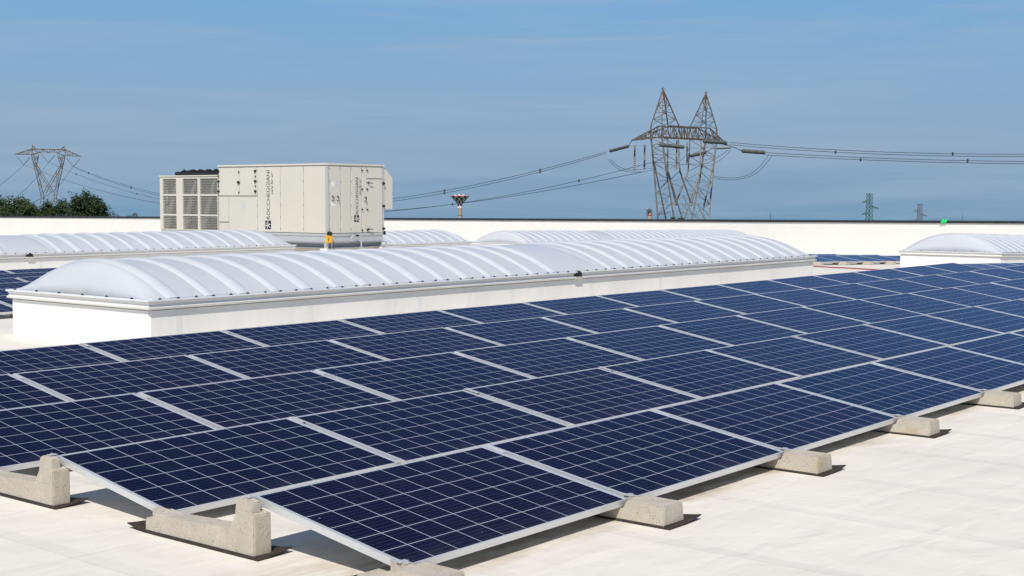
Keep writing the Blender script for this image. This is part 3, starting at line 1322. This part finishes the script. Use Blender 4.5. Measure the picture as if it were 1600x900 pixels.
# black fans on top
b = MB()
b.box(XH + .16, XH + 1.10, YM + .06, YM + 2.42, ZC, ZC + .125)
b.bevel(.03, 2)
ahp(b, 'fan_shroud', M['black'])
for k in range(3):
    yc = YM + .42 + k * .80
    b = MB()
    cx = XH + .62
    b.lathe([(.0, ZC), (.41, ZC), (.41, ZC + .05), (.37, ZC + .11), (.385, ZC + .15), (.36, ZC + .165), (.33, ZC + .15), (.33, ZC + .10), (0, ZC + .10)], 28, (cx, yc, 0))
    for q in range(8):
        a = q * math.pi / 4
        b.bar((cx, yc, ZC + .16), (cx + .37 * math.cos(a), yc + .37 * math.sin(a), ZC + .155), .018)
    b.lathe([(0, ZC + .10), (.10, ZC + .10), (.10, ZC + .19), (.05, ZC + .205), (0, ZC + .205)], 14, (cx, yc, 0))
    for q in range(6):
        a = q * math.pi / 3 + k
        b.box(cx + .33 * math.cos(a) - .02, cx + .33 * math.cos(a) + .02, yc + .33 * math.sin(a) - .02, yc + .33 * math.sin(a) + .02, ZC + .14, ZC + .20)
    ahp(b, 'fan', M['black'], False)
# hood on the far side
b = MB()
hy0, hy1 = YH + .02, YM - .8
prof = [(XE + .01, 2.43), (XE + .07, 2.45), (XE + .40, 2.16), (XE + .40, 1.20), (XE + .01, 1.20)]
va = [b.bm.verts.new((x, hy0, z)) for x, z in prof]
vb = [b.bm.verts.new((x, hy1, z)) for x, z in prof]
for i in range(5):
    b.bm.faces.new((va[i], va[(i + 1) % 5], vb[(i + 1) % 5], vb[i]))
b.bm.faces.new(va)
b.bm.faces.new(vb[::-1])
b.bevel(.01, 1)
ahp(b, 'hood', M['hvac'])
# steel base: upper rail, lower channel, feet
b = MB()
b.box(XH + .01, XE - .01, YH + .01, YE - .02, ZB - .075, ZB - .004)
b.box(XH + .03, XE - .03, YH + .03, YE - .04, .235, ZB - .075)
ahp(b, 'base_rail', M['galv'])
b = MB()
b.box(XH - .01, XE + .01, YH - .01, YE, .205, .233)
b.box(XH + .10, XE - .10, YH + .10, YE - .1, .085, .205)
b.box(XH - .005, XE + .005, YH - .005, YE - .005, .060, .085)
ahp(b, 'base_channel', M['galv_dark'])
b = MB()
b.box(XH + .16, XE - .16, YH + .16, YE - .16, zroof(XH, YH + 2) - .1, .062)
ahp(b, 'plinth', M['hvac'])
zf = zroof(XH, YH + 2) - .06
for (x, y) in ((XH, YH), (XE - .1, YH), (XH, YH + 3.9), (XE - .1, YH + 3.9), (XH, YE - .2), (XE - .1, YE - .2)):
    b = MB()
    b.box(x - .10, x + .20, y - .05, y + .25, zf, .055)
    b.bevel(.02, 1)
    ahp(b, 'foot', M['curb'])
for (x, y) in ((XH - .03, YH - .03), (XE - .12, YH - .03)):
    b = MB()
    b.box(x, x + .03, y, y + .15, .05, .225)
    b.box(x + .15, x + .18, y, y + .03, .05, .225)
    b.box(x - .03, x + .21, y - .02, y + .15, .03, .058)
    ahp(b, 'mount', M['galv'])
b = MB()
b.box(XH - .13, XH + .10, YH - .11, YH - .02, .225, .445)
b.bevel(.015, 2)
sw = ahp(b, 'switch_box', M['yellow'])
b = MB()
b.box(XH - .095, XH - .075, YH - .118, YH - .108, .30, .37)
o = b.build('switch_slot', M['black'], sw)
b = MB()
b.lathe([(0, .445), (.07, .445), (.08, .47), (.08, .53), (.05, .56), (0, .56)], 12, (XH + .03, YH - .05, 0))
ahp(b, 'corner_cap', M['black'])
b = MB()
b.box(XE - .03, XE + .04, YH - .05, YH + .05, .42, .54)
b.bevel(.02, 2)
ahp(b, 'corner_cap', M['black'])
b = MB()
b.tube([(24.52, YH - .06, .27), (24.50, YH - .07, .36), (24.56, YH - .07, .41), (24.74, YH - .07, .42), (24.88, YH - .07, .39), (24.92, YH - .07, .30), (24.93, YH - .07, .03)], .045, 8)
b.box(24.87, 24.99, YH - .10, YH - .03, .03, .07)
pp = ahp(b, 'drain_pipe', M['galv'], False)
b = MB()
b.box(24.68, 24.78, YH - .13, YH - .05, .40, .45)
b.build('valve', M['black'], pp)

# ------------------------------------------------------------------ far things: points measured along the view
def at(lat, z, d):
    """lat: metres to the right of the view axis, z: height, d: metres ahead of the camera"""
    return Vector((CAM.x + fh.x * d + r0.x * lat, CAM.y + fh.y * d + r0.y * lat, z))


def px(x, y, d):
    return at((x - 800) / FPX * d, 1.538 + (310 - y) / FPX * d, d)


def truss(mb, a0, a1, b0, b1, n, w, flip=False):
    """zigzag bracing between chords a0-a1 and b0-b1"""
    a0, a1, b0, b1 = (Vector(v) for v in (a0, a1, b0, b1))
    for k in range(n):
        t0, t1 = k / n, (k + 1) / n
        A0, A1 = a0.lerp(a1, t0), a0.lerp(a1, t1)
        B0, B1 = b0.lerp(b1, t0), b0.lerp(b1, t1)
        if (k % 2 == 0) != flip:
            mb.bar(A0, B1, w)
        else:
            mb.bar(B0, A1, w)
        if k:
            mb.bar(A0, B0, w * .8)


def cross_panels(mb, a0, a1, b0, b1, n, w):
    a0, a1, b0, b1 = (Vector(v) for v in (a0, a1, b0, b1))
    for k in range(n):
        t0, t1 = k / n, (k + 1) / n
        mb.bar(a0.lerp(a1, t0), b0.lerp(b1, t1), w)
        mb.bar(b0.lerp(b1, t0), a0.lerp(a1, t1), w)
        mb.bar(a0.lerp(a1, t1), b0.lerp(b1, t1), w * .8)


# --- big twin-peaked pylon on the right
D1 = 250.0
base1 = px(1067.4, 310, D1)
pyl = empty('lattice_pylon', (base1.x, base1.y, zground(base1.x, base1.y)), (0, 0, math.atan2(r0.y, r0.x) + R_(45)))
tag(pyl, 'tall twin-peaked rusty lattice pylon carrying thick insulators on the right', 'pylon', 'lattice pylons')
zz1 = 1.538 - pyl.location.z                  # local height of the eye line


def z1(y):
    return zz1 + (310 - y) / FPX * D1


K1 = .0406                                     # metres along the arm per pixel of the enlarged view
V1 = 1.25
zP, zA, zBt, zTip = z1(143.4), z1(199.5), z1(217.0), z1(222.9)
for sgn in (-1, 1):
    b = MB()
    ux = 6.33 * sgn
    for sv in (-1, 1):
        for du in (-2.1 * sgn, 2.6 * -sgn):
            pass
        b.bar((ux, 0, zP), (8.1 * sgn, sv * V1, zA), .26)
        b.bar((8.1 * sgn, sv * V1, zA), (8.05 * sgn, sv * V1, zBt), .28)
        b.bar((ux, 0, zP), (3.2 * sgn, sv * V1, zA + .2), .24)
        truss(b, (8.1 * sgn, sv * V1, zA), (ux, 0, zP - .4), (3.2 * sgn, sv * V1, zA), (ux, 0, zP - .4), 5, .12, sv > 0)
    for uu in (8.1, 3.2):
        truss(b, (uu * sgn, V1, zA), (ux, 0, zP - .4), (uu * sgn, -V1, zA), (ux, 0, zP - .4), 4, .09)
    b.bar((ux - .5, 0, zP + .1), (ux + .5, 0, zP + .1), .14)
    b.bar((ux, 0, zP), (ux, 0, zP + .5), .14)
    b.build('peak', M['rust'], pyl)
b = MB()
for sv in (-1, 1):
    y = sv * V1
    b.bar((-5.9, y, zA + .1), (5.9, y, zA + .1), .28)
    b.bar((-8.0, y, zBt + .1), (8.0, y, zBt + .1), .26)
    truss(b, (-3.4, y, zA), (3.4, y, zA), (-3.4, y, zBt), (3.4, y, zBt), 8, .15)
    for s in (-1, 1):
        tip = (14.8 if s < 0 else 13.2, 0, zTip) if s > 0 else (-14.8, 0, zTip)
        b.bar((5.9 * s, y, zA + .1), tip, .26)
        b.bar((8.0 * s, y, zBt + .1), tip, .31)
        truss(b, (5.9 * s, y, zA), tip, (7.0 * s, y, zBt), tip, 6, .13)
        truss(b, (3.4 * s, y, zA), (8.0 * s, y, zA - .9), (3.4 * s, y, zBt), (8.0 * s, y, zBt), 4, .13, True)
for u in range(-12, 13, 2):
    t = max(0, (abs(u) - 8) / 5)
    b.bar((u, -V1 * (1 - t), zBt + (zTip - zBt) * t), (u, V1 * (1 - t), zBt + (zTip - zBt) * t), .12)
b.build('crossarm', M['rust'], pyl)
for s in (-1, 1):
    b = MB()
    zm, zw, zl = z1(267), z1(320), z1(352)
    for sv in (-1, 1):
        y0_, y1_ = sv * V1, sv * 2.0
        b.bar((8.0 * s, y0_, zBt), (6.9 * s, y0_ * 1.1, zm), .33)
        b.bar((6.9 * s, y0_ * 1.1, zm), (4.8 * s, y1_, zl), .33)
        b.bar((3.3 * s, y0_, zBt), (3.0 * s, y0_ * 1.1, zm), .28)
        b.bar((3.0 * s, y0_ * 1.1, zm), (-.2 * s, y1_ * .9, zw), .31)
        b.bar((7.3 * s, y0_, z1(250)), (2.2 * s, y1_, zl), .28)
        truss(b, (8.0 * s, y0_, zBt), (6.9 * s, y0_ * 1.1, zm), (3.3 * s, y0_, zBt), (3.0 * s, y0_ * 1.1, zm), 4, .12, sv > 0)
        truss(b, (6.9 * s, y0_ * 1.1, zm), (4.8 * s, y1_, zl), (3.0 * s, y0_ * 1.1, zm), (1.3 * s, y1_, z1(330)), 5, .12, sv < 0)
    for (ua, ub, za, zb2) in ((8.0, 6.9, zBt, zm), (6.9, 4.8, zm, zl)):
        truss(b, (ua * s, V1, za), (ub * s, V1 * 1.4, zb2), (ua * s, -V1, za), (ub * s, -V1 * 1.4, zb2), 5, .11)
    b.build('leg_frame', M['steel'], pyl)
b = MB()
zg = -.0
for sv in (-1, 1):
    for s in (-1, 1):
        b.bar((4.8 * s, sv * 2.0, zl), (4.2 * s, sv * 3.0, zg), .31)
        cross_panels(b, (4.8 * s, sv * 2.0, zl), (4.2 * s, sv * 3.0, zg), (1.6 * s, sv * 2, zl), (0, sv * 3.0, zg + 4), 3, .14)
    b.bar((-4.8, sv * 2, zl), (4.8, sv * 2, zl), .21)
b.build('base_frame', M['steel'], pyl)
inv = Matrix.Rotation(-(math.atan2(r0.y, r0.x) + R_(45)), 4, 'Z')


def loc1(x, y, d=D1):
    return inv @ (px(x, y, d) - Vector(pyl.location))


def string_(mb, p, q, r):
    """cap-and-disc insulator string"""
    p, q = Vector(p), Vector(q)
    d = q - p
    n_ = max(6, int(d.length / .32))
    a = d.normalized()
    e = a.orthogonal().normalized()
    f = a.cross(e)
    rings = []
    for i in range(n_ * 2 + 1):
        rr = r if i % 2 else r * .62
        c = p + d * (i / (2 * n_))
        rings.append([mb.bm.verts.new(c + (e * math.cos(k * math.pi / 4) + f * math.sin(k * math.pi / 4)) * rr) for k in range(8)])
    for i in range(len(rings) - 1):
        for k in range(8):
            mb.bm.faces.new((rings[i][k], rings[i][(k + 1) % 8], rings[i + 1][(k + 1) % 8], rings[i + 1][k]))
    mb.bm.faces.new(rings[0][::-1])
    mb.bm.faces.new(rings[-1])


def tq(cx, cy):
    return 940 + cx / 4.09, 130 + cy / 4.09


for (ax, ay, bx_, by_, rr, da, db) in ((52, 432, 162, 403, .31, D1 + 8, D1 - 2), (368, 392, 516, 406, .37, D1 - 12, D1 - 6), (648, 370, 784, 378, .36, D1 - 8, D1 + 2),
                                       (562, 463, 655, 440, .34, D1 + 20, D1 + 14), (724, 414, 815, 409, .26, D1 + 12, D1 + 10), (892, 430, 1030, 440, .38, D1 - 4, D1 + 2)):
    b = MB()
    p, q = loc1(*tq(ax, ay), da), loc1(*tq(bx_, by_), db)
    string_(b, p, q, rr)
    if ax == 52:
        b.bar(q, (-14.7, 0, zTip), .12)
    if ax == 892:
        b.bar(p, (13.1, 0, zTip), .12)
    b.bar(p, p + (p - q).normalized() * 1.2, .10)
    b.bar(q, q + (q - p).normalized() * 1.6, .10)
    b.build('insulator', M['string'], pyl)
for (cx, ya, yb, dd) in ((206, 392, 552, D1 - 8), (269, 390, 546, D1 - 5), (473, 362, 548, D1), (540, 372, 518, D1 + 2)):
    b = MB()
    string_(b, loc1(*tq(cx, ya), dd), loc1(*tq(cx, yb), dd), .19)
    b.build('hanging_insulator', M['steel'], pyl)


def sag(p, q, s, n=40):
    p, q = Vector(p), Vector(q)
    return [p.lerp(q, k / n) - Vector((0, 0, 4 * s * (k / n) * (1 - k / n))) for k in range(n + 1)]


def pxl(pts, dd):
    return [px(*tq(cx, cy), dd) for cx, cy in pts]


def smooth_pts(p, n=6):
    out = []
    for i in range(len(p) - 1):
        a, b_, c, d = p[max(0, i - 1)], p[i], p[i + 1], p[min(len(p) - 1, i + 2)]
        for k in range(n):
            t = k / n
            out.append(.5 * ((2 * b_) + (c - a) * t + (2 * a - 5 * b_ + 4 * c - d) * t * t + (3 * b_ - a - 3 * c + d) * t ** 3))
    out.append(p[-1])
    return out


for name_pts, dd in (([(1060, 455), (1010, 520), (960, 565), (900, 592), (830, 602), (760, 598), (705, 588)], D1), ([(1080, 460), (1030, 525), (975, 575), (900, 604), (820, 614), (750, 608), (700, 596)], D1 - 3),
                     ([(40, 485), (80, 530), (130, 556), (200, 566), (270, 562), (335, 548)], D1 - 6), ([(55, 485), (95, 525), (150, 548), (215, 552), (335, 538)], D1 - 8),
                     ([(815, 425), (780, 465), (740, 495), (700, 510)], D1 + 8), ([(800, 425), (760, 455), (700, 490)], D1 + 10),
                     ([(330, 470), (400, 510), (470, 522), (540, 515), (600, 525)], D1 + 4), ([(455, 540), (520, 470), (560, 455)], D1 + 14)):
    b = MB()
    b.tube([inv @ (p - Vector(pyl.location)) for p in smooth_pts(pxl(name_pts, dd))], .085, 5)
    b.build('jumper_cable', M['wire'], pyl)

# --- second pylon, far left
D2 = 450.0
base2 = px(78, 310, D2)
p2 = empty('lattice_pylon', (base2.x, base2.y, zground(base2.x, base2.y)), (0, 0, math.atan2(r0.y, r0.x) + R_(4)))
tag(p2, 'small distant lattice pylon with wide crossarm rising above the trees', 'pylon', 'lattice pylons')
zz2 = 1.538 - p2.location.z
S2 = D2 / FPX / 4.5


def q2(cx, cy, v=0.0):
    return Vector(((cx - 351) * S2, v, zz2 + (310 - (220 + cy / 4.5)) / FPX * D2))


W2 = .27
V2 = 1.1
b = MB()
for v in (-V2, V2):
    b.bar(q2(240, 68, v), q2(463, 70, v), W2 * 1.2)
    b.bar(q2(120, 105), q2(240, 68, v), W2)
    b.bar(q2(120, 105), q2(240, 106, v), W2)
    b.bar(q2(578, 118), q2(463, 70, v), W2)
    b.bar(q2(578, 118), q2(460, 112, v), W2)
    truss(b, q2(240, 68, v), q2(463, 70, v), q2(262, 95, v), q2(440, 97, v), 6, W2 * .7)
    truss(b, q2(120, 105), q2(240, 70, v), q2(120, 105), q2(240, 106, v), 4, W2 * .6)
    truss(b, q2(578, 118), q2(463, 72, v), q2(578, 118), q2(460, 112, v), 4, W2 * .6)
    b.bar(q2(240, 106, v), q2(300, 88, v), W2)
    b.bar(q2(460, 112, v), q2(405, 92, v), W2)
b.build('crossarm', M['rust'], p2)
for x, y, bx_ in ((240, 33, 262), (463, 43, 440)):
    b = MB()
    for v in (-V2, V2):
        b.bar(q2(x, y), q2(x, 106, v), W2)
        b.bar(q2(x, y), q2(bx_, 70, v), W2)
    b.build('peak', M['steel'], p2)
for sg, pts in ((0, ((240, 106), (256, 170), (306, 400))), (1, ((460, 112), (446, 170), (392, 400)))):
    b = MB()
    inner = ((280, 106), (262, 175), (380, 375)) if not sg else ((420, 108), (440, 178), (320, 375))
    for v in (-V2, V2):
        for chain in (pts, inner):
            for i in range(2):
                b.bar(q2(*chain[i], v * (1 + .2 * i)), q2(*chain[i + 1], v * (1.2 + .3 * i)), W2)
        truss(b, q2(*pts[0], v), q2(*pts[1], v), q2(*inner[0], v), q2(*inner[1], v), 3, W2 * .6)
        truss(b, q2(*pts[1], v), q2(*pts[2], v), q2(*inner[1], v), q2(350, 328, v), 3, W2 * .45)
    truss(b, q2(*pts[1], -V2), q2(*pts[2], -1.6), q2(*pts[1], V2), q2(*pts[2], 1.6), 4, W2 * .4)
    b.build('leg_frame', M['rust'], p2)
b = MB()
for v in (-1.6, 1.6):
    b.bar(q2(306, 400, v), Vector((-5, v * 2.4, 0)), W2 * 1.2)
    b.bar(q2(392, 400, v), Vector((5, v * 2.4, 0)), W2 * 1.2)
    b.bar(q2(312, 330, v), q2(388, 330, v), W2 * .8)
    b.bar(q2(304, 392, v), q2(396, 392, v), W2 * .8)
    cross_panels(b, q2(306, 400, v), Vector((-5, v * 2.4, 0)), q2(392, 400, v), Vector((5, v * 2.4, 0)), 3, W2 * .8)
b.build('base_frame', M['steel'], p2)
for (x0, y0, x1, y1, x2, y2) in ((135, 120, 180, 178, 225, 125), (305, 104, 350, 162, 397, 108), (478, 132, 520, 190, 565, 138)):
    b = MB()
    string_(b, q2(x0, y0), q2(x1, y1), .13)
    string_(b, q2(x2, y2), q2(x1, y1), .13)
    b.build('insulator', M['string'], p2)

# --- conductors
def cable(pts, w, label, group='overhead power lines', spacers=0):
    b = MB()
    pts = [Vector(p) for p in pts]
    o_ = empty('power_line', pts[0])
    b.tube([p - pts[0] for p in pts], w, 5)
    b.build('conductor', M['wire'], o_)
    for k in range(spacers):
        c = pts[int((k + .6) / spacers * (len(pts) - 1))] - pts[0]
        q = MB()
        q.lathe([(0, -.35), (.16, -.2), (.16, .2), (0, .35)], 6, c, 'z')
        q.build('spacer', M['wire'], o_)
    tag(o_, label, 'power line', group)
    return o_


def d_at(pa, pb, x):
    return 0


LW = .10
for i, dy in enumerate((0, 2.6)):
    cable(sag(px(946, 237 + dy, D1 + 8), px(116, 261.5 + dy * .3, D2), 11.6 + i * .4), LW,
          ('upper' if i == 0 else 'lower') + ' wire of the top pair running left from the big pylon behind the air unit', spacers=8)
cable(sag(px(1018, 253, D1 + 14), px(78, 255.5, D2), 13.4), LW, 'lowest wire running left from the big pylon towards the small one', spacers=7)
cable(sag(px(1003, 268, D1 - 6), px(40, 259.5, D2 - 8), 11.3), LW, 'wire sagging just under the others left of the big pylon', spacers=0)
for i, (ya, yb, xa, dd, s) in enumerate(((222, 233, 1138, D1 + 4, 1.0), (225.5, 236.5, 1138, D1 + 2, 1.0), (237.5, 247.5, 1192, D1 - 2, .5), (241, 251, 1192, D1 - 4, .5))):
    cable(sag(px(xa, ya, dd), px(1760, yb + 3, dd - 40), s), LW,
          'wire leaving the big pylon to the right, %s of four from the top' % ORD[i + 1], spacers=2 if i % 2 else 1)
# lines of the small pylon that come past the trees towards the left
for i, (xa, ya, xb, yb) in enumerate(((40, 259.5, -70, 345), (78, 255.5, -10, 336), (115.5, 261.8, 40, 320))):
    cable(sag(px(xa, ya, D2), px(xb, yb, D2 - 150), .4 + i), LW * 1.1,
          ['leftmost wire slanting down from the small pylon to the left frame edge', 'middle wire slanting down from the small pylon into the trees',
           'rightmost wire slanting down behind the legs of the small pylon'][i])

# --- chequered water tower
DW = 914.0
bw = px(718.5, 310, DW)
wt = empty('water_tower', (bw.x, bw.y, zground(bw.x, bw.y)))
tag(wt, 'distant water tower with flaring chequered bowl and red and white bands', 'water tower')
zw_ = 1.538 - wt.location.z


def zw(y):
    return zw_ + (310 - y) / FPX * DW


b = MB()
b.lathe([(1.5, zw(321)), (1.7, zw(318.5)), (6.0, zw(307.3)), (6.1, zw(306.8)), (4.2, zw(304.2)), (1.2, zw(303.2))], 32)
b.build('bowl', M['checks'], wt)
b = MB()
b.lathe([(5.9, zw(307.2)), (6.25, zw(306.9)), (6.25, zw(306.2)), (5.9, zw(305.9))], 32)
b.build('rim', M['red_paint'], wt)
b = MB()
b.lathe([(1.6, 0), (1.5, zw(326.6))], 20)
b.lathe([(1.9, zw(335.5)), (1.9, zw(334.8))], 20)
b.build('shaft', M['tower_wall'], wt)
for (ya, yb, mm) in ((326.6, 325.4, 'red_paint'), (325.4, 322.2, 'white'), (322.2, 321, 'red_paint')):
    b = MB()
    b.lathe([(1.52, zw(ya)), (1.52, zw(yb))], 20)
    b.build('band', M[mm], wt)

# --- small roofed turret by the pylon
DT = 700.0
bt = px(1014, 310, DT)
tu = empty('turret', (bt.x, bt.y, zground(bt.x, bt.y)))
tag(tu, 'small distant turret with dark cap roof left of the big pylon', 'tower')
zt0 = 1.538 - tu.location.z


def zt2(y):
    return zt0 + (310 - y) / FPX * DT


b = MB()
b.lathe([(1.25, 0), (1.25, zt2(331)), (1.0, zt2(331)), (1.0, zt2(328.8))], 12)
b.build('shaft', M['tower_wall'], tu)
b = MB()
b.lathe([(1.9, zt2(329)), (1.2, zt2(327)), (.5, zt2(326)), (.12, zt2(325.4)), (.08, zt2(324))], 12)
b.build('cap_roof', M['slate'], tu)
b = MB()
b.lathe([(1.32, zt2(336)), (1.32, zt2(334.5))], 12)
b.build('band', M['red_paint'], tu)
b = MB()
for k in range(4):
    a = k * math.pi / 2 + .3
    b.box(1.2 * math.cos(a) - .35, 1.2 * math.cos(a) + .35, 1.2 * math.sin(a) - .35, 1.2 * math.sin(a) + .35, zt2(333), zt2(331.2))
b.build('window', M['slate'], tu)

# --- two small tubular-lattice pylons, right
def small_pylon(x, ytop, d, m, label, sc):
    base = px(x, 310, d)
    r = empty('lattice_pylon', (base.x, base.y, zground(base.x, base.y)), (0, 0, math.atan2(r0.y, r0.x) + .5))
    tag(r, label, 'pylon', 'lattice pylons')
    z_ = 1.538 - r.location.z

    def zz(y):
        return z_ + (310 - y) / FPX * d
    px_m = d / FPX
    hw = 3.9 * sc * px_m
    b = MB()
    w = .95 * px_m
    zt_s, zb_s = zz(ytop), zz(348)
    cs = ((-1, -1), (1, -1), (1, 1), (-1, 1))
    for k in range(4):
        a, c = cs[k], cs[(k + 1) % 4]
        b.bar((a[0] * hw * .75, a[1] * hw * .75, zt_s), (a[0] * hw * 1.25, a[1] * hw * 1.25, 0), w)
        cross_panels(b, (a[0] * hw * .75, a[1] * hw * .75, zt_s), (a[0] * hw, a[1] * hw, zb_s), (c[0] * hw * .75, c[1] * hw * .75, zt_s), (c[0] * hw, c[1] * hw, zb_s), 7, w * .7)
    b.box(-hw, hw, -hw, hw, zt_s, zt_s + .4 * px_m)
    b.build('mast_frame', m, r)
    for (s, ya, yb, ln) in ((-1, 11.5, 13.5, 16), (1, 20, 23, 20), (-1, 29.5, 32.5, 17)):
        b = MB()
        ya, yb = ytop + ya * sc, ytop + yb * sc
        tip = Vector((s * ln * sc * px_m, 0, zz(yb)))
        for v in (-1, 1):
            b.bar((s * hw * .8, v * hw * .7, zz(ya - 1)), tip, w * .9)
            b.bar((s * hw * .8, v * hw * .7, zz(ya + 2)), tip, w * .9)
        b.build('arm', m, r)
    return r


small_pylon(1357, 301, 900, M['far_green'], 'small green distant pylon with three arms above the parapet', 1.0)
small_pylon(1436, 317, 1300, M['far_grey'], 'smallest grey distant pylon to the right of the green one', .82)

# thin antenna masts
for (x, ytop, d, lb) in ((1203, 331, 800, 'thin distant mast just right of the big pylon'), (1503, 333, 900, 'thin distant mast near the right edge above the parapet')):
    base = px(x, 310, d)
    zb = zground(base.x, base.y)
    o_ = empty('antenna_mast', (base.x, base.y, zb))
    b = MB()
    zt_m = 1.538 + (310 - ytop) / FPX * d - zb
    b.bar((0, 0, 0), (0, 0, zt_m), .30, 6)
    b.build('pole', M['far_grey'], o_)
    b = MB()
    b.bar((-.6, 0, zt_m - 2), (.6, 0, zt_m - 2), .4)
    b.bar((-.5, 0, zt_m - 3), (.5, 0, zt_m - 3), .4)
    b.build('antenna', M['far_grey'], o_)
    tag(o_, lb, 'mast', 'distant masts')

# ------------------------------------------------------------------ trees beyond the parapet
def tree(x, ytop, d, blobs, m, label, nleaf, seed, leaf=.24):
    rnd = random.Random(seed)
    c = px(x, ytop, d)
    zb = zground(c.x, c.y)
    root = empty('leafy_tree', (c.x, c.y, zb))
    tag(root, label, 'tree', 'trees behind the parapet')
    H = c.z - zb
    b = MB()
    b.tube([(0, 0, 0), (.1, .05, H * .3), (-.05, .1, H * .55), (0, 0, H * .8)], .5, 8)
    for k in range(9):
        a = k * 2.4
        z0 = H * (.45 + .035 * k)
        b.tube([(0, 0, z0), (math.cos(a) * 1.2, math.sin(a) * 1.2, z0 + 1.3), (math.cos(a) * 2.3, math.sin(a) * 2.3, z0 + 2.8)], .14, 6)
    b.build('trunk', M['trunk'], root)
    b = MB()
    rr = Vector((r0.x, r0.y, 0))
    ff = Vector((fh.x, fh.y, 0))
    tot = sum(bl[3] ** 2 for bl in blobs)
    for (lx, ly, lz, rad_) in blobs:
        cen = rr * lx + ff * ly + Vector((0, 0, H + lz))
        # leafy twigs that start inside the lump and reach past its surface
        n_tw = int(nleaf * rad_ ** 2 / tot / 26)
        for t in range(n_tw):
            dv = Vector((rnd.gauss(0, 1), rnd.gauss(0, 1), rnd.gauss(.25, 1))).normalized()
            ln = rad_ * (rnd.uniform(.55, 1.0) if rnd.random() < .8 else rnd.uniform(.95, 1.22))
            tipdir = (dv + Vector((0, 0, rnd.uniform(-.1, .5)))).normalized()
            for q in range(26):
                s = rnd.uniform(.55, 1.0)
                p = cen + dv * ln * s * .9 + tipdir * ln * s * .1 + Vector((rnd.gauss(0, .17), rnd.gauss(0, .17), rnd.gauss(0, .15)))
                nrm = (dv + Vector((rnd.gauss(0, .7), rnd.gauss(0, .7), rnd.gauss(.4, .7)))).normalized()
                e = nrm.orthogonal().normalized()
                f = nrm.cross(e)
                a = rnd.uniform(0, 6.28)
                e, f = e * math.cos(a) + f * math.sin(a), f * math.cos(a) - e * math.sin(a)
                L_ = leaf * rnd.uniform(.6, 1.3)
                w = L_ * .42
                vs = [b.bm.verts.new(p + k_) for k_ in (-e * L_ * .5, f * w * .5, e * L_ * .5, -f * w * .5)]
                b.bm.faces.new(vs)
    me = bpy.data.meshes.new('crown')
    b.bm.to_mesh(me)
    b.bm.free()
    me.materials.append(m)
    link('crown', me, root)
    return root


tree(24, 304, 130, [(-1.4, 0, -1.5, 1.5), (.1, .5, -1.7, 1.6), (1.2, -.4, -1.9, 1.4), (-2.6, 0, -3.0, 1.9), (2.2, .3, -3.3, 1.9), (0, 0, -4.2, 3.0), (-.8, -.5, -2.6, 1.5)], M['leaf'],
     'loose yellowish green tree at the left frame edge in front of the small pylon', 17000, 3)
tree(66, 309, 133, [(-1.2, 0, -1.5, 1.0), (.6, .3, -1.3, .8), (-.3, 0, -3.2, 1.9)], M['leaf'],
     'loose green tree between the leftmost tree and the dense dark one', 9500, 8)
tree(99, 313, 140, [(0, 0, -.9, .85), (-.5, 0, -1.8, 1.0), (.3, 0, -3.2, 1.3)], M['leaf2'],
     'narrow small tree top squeezed left of the dense dark tree', 4200, 11)
tree(136, 303, 128, [(-.3, 0, -1.1, 1.3), (-1.1, .2, -1.8, 1.2), (.9, 0, -1.6, 1.25), (1.5, 0, -2.7, 1.2), (0, 0, -3.2, 2.2)], M['leaf2'],
     'dense dark green round tree just left of the air unit', 14000, 5)
tree(1056, 338, 220, [(-.5, 0, -.5, .6), (.7, 0, -.7, .7), (0, 0, -1.6, 1.3)], M['leaf2'], 'tiny tree top peeping over the parapet at the foot of the big pylon', 1500, 21, .3)
tree(174, 334.5, 150, [(0, 0, -.3, .35), (.5, 0, -.6, .4), (0, 0, -1.8, 1.2)], M['leaf2'], 'sparse twig tops at the right foot of the dense dark tree', 900, 31, .2)
tree(212, 333.5, 190, [(0, 0, -.3, .35), (-.6, 0, -.5, .35), (0, 0, -1.9, 1.3)], M['leaf2'], 'tiny tree top peeping over the parapet left of the air unit', 900, 33, .22)
tree(1139, 341, 400, [(0, 0, -.9, 1.2), (-1.6, 0, -1.3, 1.0), (1.5, 0, -1.4, 1.0), (0, 0, -3.5, 2.5)], M['leaf2'], 'low round tree top at the parapet right of the big pylon', 1500, 35, .5)
